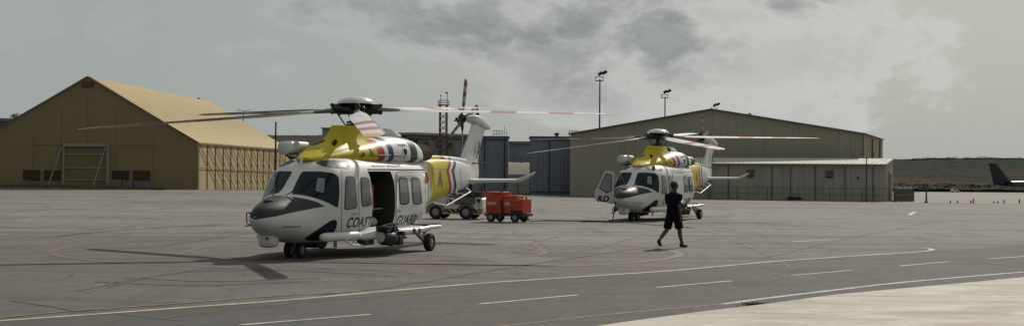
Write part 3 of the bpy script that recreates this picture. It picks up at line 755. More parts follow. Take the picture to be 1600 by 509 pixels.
# ---- asphalt
def asphalt(name, c1, c2, streak=.5, tint=(.10, .06, .05), wear=1., far=None):
    m, g, b, obj, geo = newmat(name)
    big = g.noise(g.mapping(geo, (.035, .035, .035)), 1, 4, .6); mid = g.noise(geo, .45, 6, .68, .6); fine = g.noise(geo, 22, 4, .8)
    st = g.noise(g.mapping(geo, (.05, .9, 1), (0, 0, R(7))), 1, 6, .72)      # long streaks roughly across the view
    st2 = g.noise(g.mapping(geo, (1.6, .10, 1), (0, 0, R(32))), 1, 5, .7)
    st3 = g.noise(g.mapping(geo, (.22, 3.2, 1), (0, 0, R(-9))), 1, 6, .75)
    c = g.mix(g.rng(big, .35, .65), c1, c2)
    if far:   # older, paler surfacing on the outer part of the apron
        yy = g.math('ADD', g.sep(geo)[1], g.math('MULTIPLY', g.math('SUBTRACT', g.noise(g.mapping(geo, (.05, .12, 1), (0, 0, R(12))), 1, 5, .6), .5), 34))
        c = g.mix(g.rng(yy, 36, 58), c, g.mix(g.rng(big, .35, .65), *far))
    c = g.mix(g.math('MULTIPLY', g.rng(st, .47, .60), (streak + .15) * wear), c, tuple(x * .62 for x in c1))
    c = g.mix(g.math('MULTIPLY', g.rng(st2, .6, .72), .4 * wear), c, tuple(x * .62 for x in c1))
    c = g.mix(g.math('MULTIPLY', g.rng(st3, .56, .7), .22 * wear), c, tuple(min(1, x * 1.32) for x in c2))
    c = g.mix(g.math('MULTIPLY', g.rng(mid, .5, .75), .35), c, tuple(x * 1.3 for x in c2))
    c = g.mix(g.math('MULTIPLY', g.rng(g.noise(g.mapping(geo, (.09, .09, .1), (0, 0, 0), (31, 7, 0)), 1, 3), .55, .7), .16), c, tint)
    gr = g.noise(geo, 4.5, 7, .78); c = g.mix(g.rng(gr, .36, .50, .34, 0), c, tuple(x * .5 for x in c1)); c = g.mix(g.rng(gr, .52, .68, 0, .30), c, tuple(min(1, x * 1.6) for x in c2))
    blot = g.noise(g.mapping(geo, (.16, .42, 1), (0, 0, R(18)), (3, 9, 0)), 1, 7, .72, .8); c = g.mix(g.math('MULTIPLY', g.rng(blot, .50, .64), .55), c, tuple(x * .6 for x in c1))
    g1 = g.noise(g.mapping(geo, (5., .55, 1), (0, 0, R(4))), 1, 6, .75); c = g.mix(g.rng(g1, .34, .52, .30, 0), c, tuple(x * .5 for x in c1)); c = g.mix(g.rng(g1, .54, .72, 0, .28), c, tuple(min(1, x * 1.5) for x in c2))
    g2 = g.noise(g.mapping(geo, (.9, .14, 1), (0, 0, R(-38)), (5, 2, 0)), 1, 6, .7, .6); c = g.mix(g.rng(g2, .52, .66, 0, .5), c, tuple(x * .6 for x in c1))
    spot = g.noise(geo, 1.3, 5, .6, 1.5); c = g.mix(g.rng(spot, .66, .74, 0, .5), c, tuple(x * .45 for x in c1))
    # tar-filled cracks
    vo = g.node('ShaderNodeTexVoronoi', feature='DISTANCE_TO_EDGE'); vo.inputs['Scale'].default_value = .11
    wv = g.node('ShaderNodeVectorMath', operation='ADD'); g.put(wv.inputs[0], geo); nn = g.node('ShaderNodeTexNoise'); g.put(nn.inputs['Vector'], geo); nn.inputs['Scale'].default_value = .35
    sc_ = g.node('ShaderNodeVectorMath', operation='SCALE'); g.put(sc_.inputs[0], nn.outputs[1]); sc_.inputs['Scale'].default_value = 5; g.put(wv.inputs[1], sc_.outputs[0])
    g.put(vo.inputs['Vector'], wv.outputs[0])
    crack = g.math('MULTIPLY', g.rng(vo.outputs['Distance'], .010, .004), g.rng(mid, .4, .55))
    c = g.mix(g.math('MULTIPLY', crack, .6), c, (.035, .034, .034))
    c = g.mix(g.rng(fine, .3, .7, 0, .35), c, tuple(x * .5 for x in c1))
    g.put(b.inputs['Base Color'], c); b.inputs['Roughness'].default_value = .88; b.inputs['Specular IOR Level'].default_value = .25
    bn = g.node('ShaderNodeBump'); bn.inputs['Strength'].default_value = .35; bn.inputs['Distance'].default_value = .01; g.put(bn.inputs['Height'], fine); g.put(b.inputs['Normal'], bn.outputs[0])
    return m
apron_m = asphalt('apron_asphalt', (.120, .108, .098), (.166, .150, .137), far=((.215, .198, .178), (.285, .265, .238)))
road_m = asphalt('road_asphalt', (.082, .078, .071), (.102, .096, .088), .35)
def sheet(name, pts, mat, z, kind='structure', **k):
    bm = bmesh.new(); vs = [Vector((p[0], p[1])) for p in pts]; n = len(vs)
    r = geometry.delaunay_2d_cdt(vs, [(i, (i + 1) % n) for i in range(n)], [], 1, 1e-6)
    V = [bm.verts.new((p.x, p.y, z)) for p in r[0]]
    for f in r[2]: bm.faces.new([V[i] for i in f])
    o = build(name, bm, mat); tag(o, kind=kind, **k); return o
def strip(bm, pts, w, z):
    P = [Vector((p[0], p[1], z)) for p in pts]; L = []
    for i, p in enumerate(P):
        d = (P[min(i+1, len(P)-1)] - P[max(i-1, 0)]).normalized(); s_ = Vector((-d.y, d.x, 0)) * w / 2
        L.append((bm.verts.new(p + s_), bm.verts.new(p - s_)))
    for a, c in zip(L, L[1:]): bm.faces.new((a[0], a[1], c[1], c[0]))
# apron reaches the building line
AP = [(-160, -60), (160, -60), (160, 109.5), (45, 109.5), (31, 112), (24, 117), (4, 129), (0, 140), (-8, 149.5), (-160, 149.5)]
sheet('apron', AP, apron_m, .004)
G = lambda *p: [gnd(u, v) for u, v in p]
yl = G((-400, 528), (-200, 515), (0, 501.5), (150, 491), (300, 480), (450, 469), (600, 455.5), (750, 443), (900, 433), (1050, 423), (1200, 409.5), (1300, 402.5), (1400, 396), (1440, 393.3))
edge = G((1600, 425), (1500, 433.5), (1400, 442.5), (1300, 454), (1200, 466), (1130, 475.5), (1000, 487), (900, 497), (700, 520), (500, 545))
slab = G((2300, 371), (1900, 406), (1600, 436), (1500, 446), (1400, 455), (1300, 464.5), (1200, 478.5), (1150, 484.5), (1100, 490.5), (970, 508.5), (850, 527), (700, 553))
# road between taxi line and slab, a darker lane
road = yl + G((1700, 377), (2400, 345)) + [slab[0] + Vector((0, 0, 0))] + slab[1:] + G((500, 590), (-400, 640))
sheet('road', [(p.x, p.y) for p in road], road_m, .008)
# concrete slab
m, g, b, obj, geo = newmat('pale_concrete')
n1 = g.noise(g.mapping(geo, (.45, 1.3, 1), (0, 0, R(-14))), 1, 9, .74, .7); n2 = g.noise(geo, 9, 5, .7); n3 = g.noise(g.mapping(geo, (.5, .5, 1)), 1, 3)
c = g.mix(g.rng(n1, .36, .64), (.30, .26, .21), (.54, .51, .44)); c = g.mix(g.rng(n3, .4, .7, 0, .5), c, (.36, .31, .26)); c = g.mix(g.rng(n2, .35, .7, 0, .3), c, (.25, .23, .19)); c = g.mix(g.rng(g.noise(geo, 2.2, 6, .7), .55, .68, 0, .35), c, (.62, .60, .54))
w = g.math('FRACT', g.math('MULTIPLY', g.sep(g.mapping(geo, (1, 1, 1), (0, 0, R(-28))))[1], .28)); c = g.mix(g.math('MULTIPLY', g.math('LESS_THAN', w, .006), .4), c, (.15, .14, .12))
g.put(b.inputs['Base Color'], c); b.inputs['Roughness'].default_value = .85
concrete_m = m
pts = slab + G((700, 800), (3200, 800))
bm = bmesh.new(); P = [Vector((p.x, p.y, 0)) for p in pts]; n = len(P)
r = geometry.delaunay_2d_cdt([p.to_2d() for p in P], [(i, (i + 1) % n) for i in range(n)], [], 1, 1e-6)
V = [bm.verts.new((p.x, p.y, .05)) for p in r[0]]
for f in r[2]: bm.faces.new([V[i] for i in f])
bd = [e for e in bm.edges if e.is_boundary]; ex = bmesh.ops.extrude_edge_only(bm, edges=bd)
for v in [q for q in ex['geom'] if isinstance(q, bmesh.types.BMVert)]: v.co.z = -.05
tag(build('pavement', bm, concrete_m), kind='structure')
# far concrete apron on the right
m, g, b, obj, geo = newmat('far_concrete')
n1 = g.noise(g.mapping(geo, (.05, .35, 1)), 1, 6, .7); c = g.mix(g.rng(n1, .35, .65), (.155, .14, .12), (.24, .22, .19))
g.put(b.inputs['Base Color'], c); b.inputs['Roughness'].default_value = .9
sheet('far_apron', [(27.5, 114.5), (31.2, 112.05), (45, 109.55), (160, 109.55), (400, 176), (40, 176)], m, .004)

def paint(name, col, worn=.5, ns=6, under=None):
    m, g, b, obj, geo = newmat(name)
    n = g.noise(geo, ns, 6, .75); n2 = g.noise(geo, .7, 4, .6)
    f = g.math('ADD', g.math('MULTIPLY', g.rng(n, .40, .62), worn), g.math('MULTIPLY', g.rng(n2, .42, .62), worn * .6), clamp=True)
    g.put(b.inputs['Base Color'], g.mix(f, col, under or (.088, .081, .074))); b.inputs['Roughness'].default_value = .8
    return m
pyellow = paint('worn_yellow_line', (.46, .42, .27), .45); pwhite = paint('worn_white_line', (.52, .51, .47), .45)
porange = paint('faded_orange_line', (.30, .20, .11), .65); pred = paint('faded_red_line', (.20, .085, .070), .95, .9); ptar = paint('tar_joint', (.035, .034, .033), .6, 6, (.07, .066, .06))
pgreen = paint('faint_yellow_line', (.22, .21, .14), .6)
def dens3(P, st=1.):
    out = []
    for a, c in zip(P, P[1:]):
        n = max(1, int((c - a).length / st)); out += [a.lerp(c, k / n) for k in range(n)]
    return out + [P[-1]]
def spline(P, st=8):
    out = []
    for i in range(len(P) - 1):
        p0, p1, p2, p3 = P[max(i-1, 0)], P[i], P[i+1], P[min(i+2, len(P)-1)]
        for k in range(st):
            t = k / st; out.append(.5 * ((2*p1) + (p2-p0)*t + (2*p0-5*p1+4*p2-p3)*t*t + (3*p1-p0-3*p2+p3)*t**3))
    return out + [P[-1]]
def mark(name, P, w, mat, z, lab=None, cat='painted line'):
    bm = bmesh.new(); strip(bm, P, w, z); o = build(name, bm, mat); return tag(o, kind='structure')
hook = [(1440, 393.3), (1452, 391.8), (1456, 390), (1450, 388.3), (1438, 388.0), (1400, 387.8), (1340, 388.5)]
mark('taxiway_line', spline(yl + G(*hook)[1:5]), .17, pyellow, .013)
mark('old_taxiway_line', spline(G((-400, 522), (-200, 509), (0, 496.5), (100, 487), (200, 480), (300, 472.5), (420, 463.5), (560, 455))), .09, porange, .0125)
mark('edge_line', spline(edge[:6]), .14, pwhite, .013)
mark('worn_edge_line', spline(edge[5:]), .07, porange, .0125)
for i, (a, c) in enumerate([((376, 508), (579, 491.5)), ((747, 475.5), (903, 461)), ((1026, 449.5), (1143, 439)), ((1237, 430.5), (1331, 422.5)), ((1407, 415.5), (1483, 409)), ((1545, 404.5), (1640, 398))]):
    mark('lane_dash', [gnd(*a), gnd(*c)], .11, pwhite, .013)
mark('stand_line', [gnd(690, 378), gnd(815, 366), gnd(985, 349.5)], .09, pgreen, .009)
mark('stand_line', G((1430, 330.5), (1421, 336)), .22, pwhite, .0095); mark('stand_line', G((1434, 335), (1484, 335)), .28, pwhite, .0095)
mark('stand_line', G((1238, 377.5), (1310, 374)), .16, pwhite, .0095); mark('stand_line', G((1345, 371), (1352, 371.5)), .10, pwhite, .0095)
mark('stand_line', G((1300, 374.5), (1600, 382)), .07, porange, .0095)
for P, w in [(((0, 384), (0, 384)), 0)][:0]: pass
def ringarc(c, rx, a0, a1, w, n=60):
    mark('stand_circle', [Vector((c.x + rx * math.cos(a0 + (a1-a0)*k/n), c.y + rx * math.sin(a0 + (a1-a0)*k/n), 0)) for k in range(n+1)], w, pred, .0095)
c0 = gnd(455, 388)
ringarc(Vector((-3.6, 40.9, 0)), 7.85, R(0), R(360), .22, 120)
ringarc(Vector((-3.6, 40.6, 0)), 4.45, R(0), R(360), .16, 90)
# tar joints
for pts_, w in [([(500, 461), (560, 455), (640, 444), (760, 424), (860, 408), (1000, 388), (1120, 372)], .07), ([(0, 397), (250, 384), (480, 352), (600, 349)], .05), ([(20, 470), (130, 486), (300, 502)], .035), ([(500, 425), (760, 428), (1100, 421)], .045), ([(1190, 404), (1290, 380), (1430, 352), (1470, 342)], .06), ([(1205, 424), (1290, 413)], .06), ([(1150, 378), (1210, 404), (1235, 418)], .06), ([(1080, 428), (1105, 428)], .2), ([(1480, 409), (1600, 424)], .06), ([(250, 500), (500, 470), (760, 452)], .035), ([(1296, 389.5), (1312, 390)], .25)]:
    P = spline(G(*pts_), 14); P = [p + Vector((mn.noise(p * .8) * .12, mn.noise(p * .8 + Vector((9, 0, 0))) * .12, 0)) for p in P]
    mark('tar_joint', P, w, ptar, .0115)
wedgem = paint('darker_asphalt', (.062, .058, .054), .55, 1.5, (.085, .079, .073))  # darker wedge of apron surface, right of the nearest helicopter
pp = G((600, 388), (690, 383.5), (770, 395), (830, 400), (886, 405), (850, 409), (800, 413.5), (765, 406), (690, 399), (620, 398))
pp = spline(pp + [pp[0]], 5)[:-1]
sheet('dark_asphalt_wedge', [(p.x + .12 * mn.noise(p * 1.3), p.y + .2 * mn.noise(p * 1.1 + Vector((5, 0, 0)))) for p in pp], wedgem, .0065)
tyre = paint('tyre_mark', (.052, .048, .045), .9, 2.5, (.076, .071, .066))
for pts_ in ([(905, 392), (960, 380), (1000, 366), (1010, 352)], [(120, 455), (260, 428), (420, 422), (620, 432)], [(60, 372), (180, 360), (330, 352)], [(860, 372), (830, 380), (845, 392), (800, 402)], [(150, 440), (300, 446), (470, 440)]):
    P = spline(G(*pts_), 12); mark('tyre_mark', P, .10, tyre, .0103); mark('tyre_mark', [p + Vector((.25, 1.1, 0)) for p in P], .08, tyre, .0107)
# broken asphalt and weeds by the slab edge
hc = gnd(1178, 479)
m_dirt = pbr('dirt', (.045, .034, .024), .95, var=.4, scale=20)
bm = bmesh.new(); N_ = 26; ring = [bm.verts.new((hc.x + (.27 + .08*mn.noise(Vector((k, 3, 1)))) * math.cos(2*math.pi*k/N_), hc.y + (.50 + .12*mn.noise(Vector((k, 7, 1)))) * math.sin(2*math.pi*k/N_), .016)) for k in range(N_)]; bm.faces.new(ring)
tag(build('bare_earth', bm, m_dirt), kind='structure')
leaf = pbr('weed_leaf', (.065, .08, .03), .8, var=.4, scale=9)
bm = bmesh.new()
for k in range(420):
    x = hc.x + random.gauss(.08, .09); y = hc.y + random.gauss(.12, .16); h = random.uniform(.01, .045); a = random.uniform(0, 6.28)
    d = Vector((math.cos(a), math.sin(a), 0)) * .012; o_ = Vector((random.uniform(-.03, .03), random.uniform(-.03, .03), 0)); p = Vector((x, y, .016))
    bm.faces.new([bm.verts.new(p - d), bm.verts.new(p + d), bm.verts.new(p + o_ + Vector((0, 0, h)))])
tag(build('weeds', bm, leaf), 'small tuft of weeds in broken asphalt beside the pale slab', 'weeds', kind='stuff')

# ------------------------------------------------------------------ cladding
def clad(name, col, col2=None, pitch=.3, vert='x', bump=.5, dirt=.3):
    m, g, b, obj, geo = newmat(name); s = g.sep(obj)
    ax = {'x': s[0], 'y': s[1], 'z': s[2]}[vert]
    w = g.math('SINE', g.math('MULTIPLY', ax, 2 * math.pi / pitch))
    n = g.noise(g.mapping(obj, (.5, .5, .12)), 1, 6, .65); n2 = g.noise(g.mapping(obj, (3, 3, .2)), 1, 5, .7)
    # sheets differ a little from one another
    sh = g.node('ShaderNodeTexWhiteNoise', noise_dimensions='1D'); g.put(sh.inputs[1], g.math('FLOOR', g.math('DIVIDE', ax, pitch * 4)))
    c = g.mix(g.rng(n, .3, .7), col, col2 or tuple(x * .85 for x in col)); c = g.mix(g.math('MULTIPLY', g.rng(n2, .46, .68), dirt * 1.4), c, tuple(x * .55 for x in col)); c = g.mix(g.math('MULTIPLY', sh.outputs[0], .08), c, tuple(x * .6 for x in col))
    g.put(b.inputs['Base Color'], c); b.inputs['Roughness'].default_value = .7; b.inputs['Specular IOR Level'].default_value = .12
    bn = g.node('ShaderNodeBump'); bn.inputs['Strength'].default_value = bump; bn.inputs['Distance'].default_value = .04; g.put(bn.inputs['Height'], w); g.put(b.inputs['Normal'], bn.outputs[0])
    return m
# ------------------------------------------------------------------ fabric hangar (left)
tx, ty, TH, TW, TL, EV = -40.3, 152., 10.6, 10.55, 54., 4.45
tent = empty('fabric_hangar', (tx, ty, 0), R(-1.3), 'large tan fabric hangar with steep gable, sunlit ribbed roof and braced side wall', 'hangar')
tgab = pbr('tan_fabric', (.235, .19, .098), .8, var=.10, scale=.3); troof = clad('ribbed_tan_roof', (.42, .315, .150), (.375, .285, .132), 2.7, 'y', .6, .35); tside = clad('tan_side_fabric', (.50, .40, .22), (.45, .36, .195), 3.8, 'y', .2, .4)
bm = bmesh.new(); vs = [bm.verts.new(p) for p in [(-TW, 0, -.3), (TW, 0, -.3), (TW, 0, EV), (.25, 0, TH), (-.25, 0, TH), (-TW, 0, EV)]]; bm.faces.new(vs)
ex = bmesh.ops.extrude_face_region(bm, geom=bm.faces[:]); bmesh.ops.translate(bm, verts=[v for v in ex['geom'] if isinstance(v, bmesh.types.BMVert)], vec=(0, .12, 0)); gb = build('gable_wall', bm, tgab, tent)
bm = bmesh.new(); vs = [bm.verts.new(p) for p in [(-TW, TL, -1.2), (TW, TL, -1.2), (TW, TL, EV), (0, TL, TH), (-TW, TL, EV)]]; bm.faces.new(vs); build('rear_wall', bm, tgab, tent)
for sg in (1, -1):
    bm = bmesh.new(); n = 160; rows = []
    for j in range(n + 1):
        y = -.25 + (TL + .5) * j / n; sag = .30 * abs(math.sin(math.pi * (j % 8) / 8))
        rows.append([bm.verts.new(p) for p in ((sg * .0, y, TH + .06 - sag * .3), (sg * TW * .5, y, (TH + EV) / 2 + .06 - sag * .8), (sg * (TW + .12), y, EV + .02), (sg * (TW + .12), y, EV - .1))])
    for a, c in zip(rows, rows[1:]):
        for q in range(3): bm.faces.new((a[q], a[q+1], c[q+1], c[q]))
    build('roof', bm, troof, tent)
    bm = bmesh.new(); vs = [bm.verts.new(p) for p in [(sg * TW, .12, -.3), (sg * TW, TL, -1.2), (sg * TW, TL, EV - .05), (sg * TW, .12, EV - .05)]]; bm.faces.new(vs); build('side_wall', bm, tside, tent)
    nb = 14
    braced = bmesh.new()
    for i in range(nb + 1):
        y = .15 + (TL - .3) * i / nb; zb = -.3 - .9 * i / nb
        pb = bmesh.new(); box2(pb, (sg * TW, y - .022, zb), (sg * (TW + .08), y + .022, EV - .12)); build('wall_post', pb, grey_d if sg > 0 else grey_d, tent)
        if i < nb - 1: cyl(braced, (sg * (TW + .13), y, EV - .2), (sg * (TW + .13), min(y + 2.6 * TL / nb, TL), zb + .1), .035, n=6)
    zq = 2.1; cyl(braced, (sg * (TW + .12), .2, zq), (sg * (TW + .12), TL - .3, zq - .5), .03, n=6)
    cyl(braced, (sg * (TW + .12), .2, EV - .18), (sg * (TW + .12), TL - .3, EV - .18), .03, n=6)
    build_loose('wall_brace', braced, grey_d, tent)
# trim of gable
bm = bmesh.new()
for sg in (1, -1): cyl(bm, (sg * (TW + .02), -.08, EV), (0, -.08, TH + .02), .07, n=6)
box2(bm, (TW - .06, -.10, -.2), (TW + .06, -.0, EV)); build_loose('edge_trim', bm, pbr('trim_tan', (.33, .28, .17), .7), tent)
bm = bmesh.new(); box(bm, (0, -.05, TH - .75), (1.1, .1, .5)); build('ridge_vent', bm, pbr('vent_brown', (.09, .07, .04), .8), tent)
bm = bmesh.new()
for x in (-5.2, -2.5, .0, 2.7, 6.3): box(bm, (x, -.012, 4.4 if abs(x) < 3 else 2.4), (.035, .02, 9.4 - abs(x) * 1.2 if abs(x) < 3 else 5.2))
box(bm, (0, -.016, 4.15), (12, .02, .03)); build_loose('fabric_seam', bm, pbr('seam_brown', (.19, .152, .078), .9), tent)
# door
K = 152 / F
def tX(u): return (u - 137) * K + 0.0
gm = pbr('galvanised', (.27, .27, .24), .5, .1)
dw = empty('gate_door', (0, 0, 0)); dw.parent = tent
bm = bmesh.new(); box2(bm, (tX(99), -.28, -.1), (tX(102), -.02, 4.3)); box2(bm, (tX(168), -.28, -.1), (tX(172), -.02, 4.3)); box2(bm, (tX(99), -.30, 3.98), (tX(172), -.03, 4.28)); build('door_frame', bm, gm, dw)
bm = bmesh.new()
for v in (240, 261, 280): box2(bm, (tX(102), -.14, .35 + (288 - v) * K - .06), (tX(168), -.08, .35 + (288 - v) * K + .06))
build_loose('cross_bar', bm, gm, dw)
bm = bmesh.new(); box2(bm, (tX(102), -.07, -.1), (tX(168), -.03, 3.98)); build('door_panel', bm, pbr('door_brown', (.19, .155, .075), .75), dw)
for (a, c_) in ((97, 82), (166, 152)):
    bm = bmesh.new(); cyl(bm, (tX(a), -.25, 3.9), (tX(c_), -1.4, .1), .06, n=6); build('strut', bm, gm, dw)
for (a, c_) in ((36, 63), (69, 95), (176, 203), (209, 236)):
    bm = bmesh.new(); box2(bm, (tX(a), -.045, .75), (tX(c_), -.0, 1.75)); build('louvre', bm, clad('louvre_brown', (.085, .066, .034), None, .16, 'z', .5), tent)
blockm = pbr('concrete_block', (.16, .16, .15), .9, var=.3, scale=1.5)
for i, (a, c_, h_) in enumerate(((37, 52, .75), (53, 64, .55), (70, 92, .6), (176, 195, .85), (197, 213, .8), (215, 237, .75))):
    o_ = bmesh.new(); w_ = (c_ - a) * K; vs_ = box(o_, (0, 0, h_ / 2), (w_, .6, h_)); box(o_, (w_*.2, -.33, h_ * .35), (w_ * .3, .12, h_ * .4))
    ob = build('ballast_block', o_, blockm, None, bevel=.03, loc=(tx + tX((a + c_) / 2) , ty - .9, .02))
    tag(ob, ['low grey ballast block farthest left along the tan gable', 'smaller grey ballast block beside the farthest left one', 'grey ballast block just left of the gable door', 'tall grey ballast block just right of the gable door', 'middle grey block of three right of the gable door', 'rightmost grey block under the right louvres of the gable'][i], 'ballast block', 'ballast blocks along the gable')
# dark bits on the ridge
for k, (u, v, D, sz, lab) in enumerate([(311, 158, 203, .42, 'dark cone vent on the far end of the tan roof ridge'), (384, 196, 208, .0, '')]):
    if sz: 
        p = at(u, v, D); bm = bmesh.new(); cyl(bm, (0, 0, -.5), (0, 0, 0), .1); cyl(bm, (0, 0, 0), (0, 0, .45), .45, .08, 10)
        tag(build('roof_vent', bm, dark, None, loc=p), lab, 'vent')
# grass verge
bm = bmesh.new(); P = [gnd(u, v) for u, v in ((-400, 287), (-200, 289), (0, 291), (120, 293), (240, 295.5))]
P2 = [(-78, 151.5), (-60, 151.5), (-50, 151.3), (-42, 151), (-34, 150.6)]
vergem = pbr('dry_grass', (.105, .092, .045), .95, var=.4, scale=4)
n = 40; rows = []
for i in range(n + 1):
    t = i / n; x = -80 + 47 * t; h = .55 * (1 - t) * (1 + .4 * mn.noise(Vector((x * .5, 0, 0)))) + .12
    rows.append([bm.verts.new((x, y, z)) for y, z in ((142.8 + 3.2 * t, .0), (144.5 + 2.5 * t, h * .5 + .1 * mn.noise(Vector((x, 2, 0)))), (147.5 + 1.5 * t, h), (151.9, h * .9))])
for a, c in zip(rows, rows[1:]):
    for q in range(3): bm.faces.new((a[q], a[q+1], c[q+1], c[q]))
for k in range(5000):
    t = random.random(); x = -80 + 47 * t; y = 143.5 + 3 * t + random.random() * (6.5 - 3 * t); hh = .55 * (1 - t) + .12; z = hh * smooth(143, 148, y) - .05
    a = random.uniform(0, 3.14); d = Vector((math.cos(a), math.sin(a), 0)) * .05
    p = Vector((x, y, z)); bm.faces.new([bm.verts.new(p - d), bm.verts.new(p + d), bm.verts.new(p + Vector((random.uniform(-.1, .1), 0, random.uniform(.08, .28))))])
tag(build('grass_verge', bm, vergem), 'dry grass bank along the foot of the tan hangar', 'grass', kind='stuff')

# ------------------------------------------------------------------ beige hangar (right)
ang = math.atan2(-.362, .932)
def hang_pt(u, v, D): return at(u, v, D)
hx0, hy0 = 26.75, 122.2          # right front corner
bh = empty('beige_hangar', (hx0, hy0, 0), ang, 'wide beige metal hangar with low gable behind the lean-to building', 'hangar')
L = 23.6; EVH = 5.07; PKH = 6.98; DP = 10.5
beige = clad('beige_cladding', (.42, .395, .31), (.39, .37, .29), .3, 'x', .35, .2); beige_s = clad('beige_side_cladding', (.36, .33, .25), None, .3, 'y', .35, .2)
bm = bmesh.new(); vs = [bm.verts.new(p) for p in [(-L, 0, -.2), (0, 0, -.2), (0, 0, EVH), (-L / 2, 0, PKH), (-L, 0, EVH)]]; bm.faces.new(vs)
ex = bmesh.ops.extrude_face_region(bm, geom=bm.faces[:]); bmesh.ops.translate(bm, verts=[v for v in ex['geom'] if isinstance(v, bmesh.types.BMVert)], vec=(0, .1, 0)); build('front_wall', bm, beige, bh)
bm = bmesh.new(); vs = [bm.verts.new(p) for p in [(0, .1, -.2), (0, DP, -.2), (0, DP, EVH - .28), (0, .1, EVH)]]; bm.faces.new(vs); build('side_wall', bm, beige_s, bh); bm = bmesh.new(); vs = [bm.verts.new(p) for p in [(-L, .1, -.2), (-L, DP, -.2), (-L, DP, EVH - .28), (-L, .1, EVH)]]; bm.faces.new(vs); build('side_wall', bm, beige_s, bh)
bm = bmesh.new(); vs = [bm.verts.new(p) for p in [(-L, DP, -.2), (0, DP, -.2), (0, DP, EVH - .28), (-L / 2, DP, PKH - .28), (-L, DP, EVH - .28)]]; bm.faces.new(vs); build('rear_wall', bm, beige, bh)
roofb = clad('beige_roof', (.30, .285, .23), None, .3, 'x', .3)
bm = bmesh.new()
for sg in (-1, 1):
    xe = 0 if sg > 0 else -L
    q = [(-L / 2, -.15, PKH + .06), (xe + sg * .15, -.15, EVH + .03), (xe + sg * .15, DP + .1, EVH - .25), (-L / 2, DP + .1, PKH - .22)]
    V1 = [bm.verts.new(p) for p in q]; V2 = [bm.verts.new((p[0], p[1], p[2] - .05)) for p in q]
    bm.faces.new(V1); bm.faces.new(V2[::-1])
    for i in range(4): bm.faces.new((V1[i], V1[(i+1) % 4], V2[(i+1) % 4], V2[i]))
build('roof', bm, roofb, bh)
bm = bmesh.new()
for sg in (-1, 1):
    xe = 0 if sg > 0 else -L; cyl(bm, (-L/2, -.19, PKH + .0), (xe + sg*.15, -.19, EVH - .03), .05, n=6)
build_loose('roof_flashing', bm, pbr('flashing', (.09, .08, .06), .6), bh)
bm = bmesh.new(); box(bm, (.04, .06, EVH/2), (.06, .2, EVH - .1)); cyl(bm, (.08, 4.4, 0), (.08, 4.4, EVH - .3), .06, n=8); cyl(bm, (.08, 8.4, 0), (.08, 8.4, EVH - .4), .06, n=8); build_loose('drainpipe', bm, pbr('pipe_beige', (.10, .09, .065), .6), bh)
# lean-to
lx, ly_ = 27.05, 115.9
lt = empty('lean_to_building', (lx, ly_, 0), ang, 'long low beige metal building with bright sloping roof in front of the beige hangar', 'building')
LL = 17.5; LH = 2.68; LD = 3.7; RH = 3.02
greyb = clad('grey_beige_cladding', (.44, .42, .36), (.40, .385, .335), .25, 'x', .3, .35)
bm = bmesh.new(); box2(bm, (-LL, 0, -.2), (0, .1, LH)); build('front_wall', bm, greyb, lt)
bm = bmesh.new(); vs = [bm.verts.new(p) for p in [(0, .1, -.2), (0, LD, -.2), (0, LD, RH), (0, .1, LH)]]; bm.faces.new(vs); build('end_wall', bm, beige_s, lt); bm = bmesh.new(); vs = [bm.verts.new(p) for p in [(-LL, .1, -.2), (-LL, LD, -.2), (-LL, LD, RH), (-LL, .1, LH)]]; bm.faces.new(vs); build('end_wall', bm, beige_s, lt)
lroof = clad('pale_roof_sheet', (.52, .52, .44), (.48, .48, .40), .35, 'x', .6, .2)
bm = bmesh.new(); q = [(-LL - .1, -.3, LH + .02), (.1, -.3, LH + .02), (.1, LD + .1, RH + .12), (-LL - .1, LD + .1, RH + .12)]
nn_ = 176; top = []
for i in range(nn_ + 1):
    x = -LL - .1 + (LL + .2) * i / nn_; dz = 0; top.append((bm.verts.new((x, -.3, LH + .02 + dz)), bm.verts.new((x, LD + .1, RH + .12 + dz)), bm.verts.new((x, -.3, LH - .04))))
for a, c in zip(top, top[1:]): bm.faces.new((a[0], c[0], c[1], a[1])); bm.faces.new((a[0], a[2], c[2], c[0]))
build('roof', bm, lroof, lt)
darkv = pbr('dark_vent', (.02, .02, .02), .7)
bm = bmesh.new()
for x in (-9.9, -4.05): box(bm, (x, -.02, 2.0), (.6, .04, .5))
build_loose('wall_vent', bm, pbr('vent_grey', (.12, .115, .10), .6), lt)
bm = bmesh.new()
for x in (-9.9, -4.05): box(bm, (x, -.06, 1.72), (.5, .10, .05))
build_loose('vent_sill', bm, darkv, lt)
bm = bmesh.new(); box(bm, (-6.6, -.14, .14), (1.0, .25, .22)); build('floor_duct', bm, darkv, lt)
bm = bmesh.new(); box(bm, (-1.95, -.12, 1.70), (.14, .2, .12)); build('wall_lamp', bm, darkv, lt, bevel=.02)
bm = bmesh.new()
for x in (-13, -11.6, -8.3, -6.9, -5.1, -2.9, -.9): box(bm, (x, -.03, 1.25), (.05, .05, 2.5))
build_loose('drainpipe', bm, pbr('pipe_grey', (.085, .08, .068), .6), lt)
bm = bmesh.new(); box(bm, (.02, 2.3, 1.0), (.05, .9, 2.0)); build('end_door', bm, pbr('door_dark', (.05, .048, .04), .6), lt)
bm = bmesh.new(); box(bm, (.03, 1.3, 1.1), (.05, .25, 2.2)); build('corner_post', bm, pbr('post_beige', (.26, .24, .18), .7), lt)
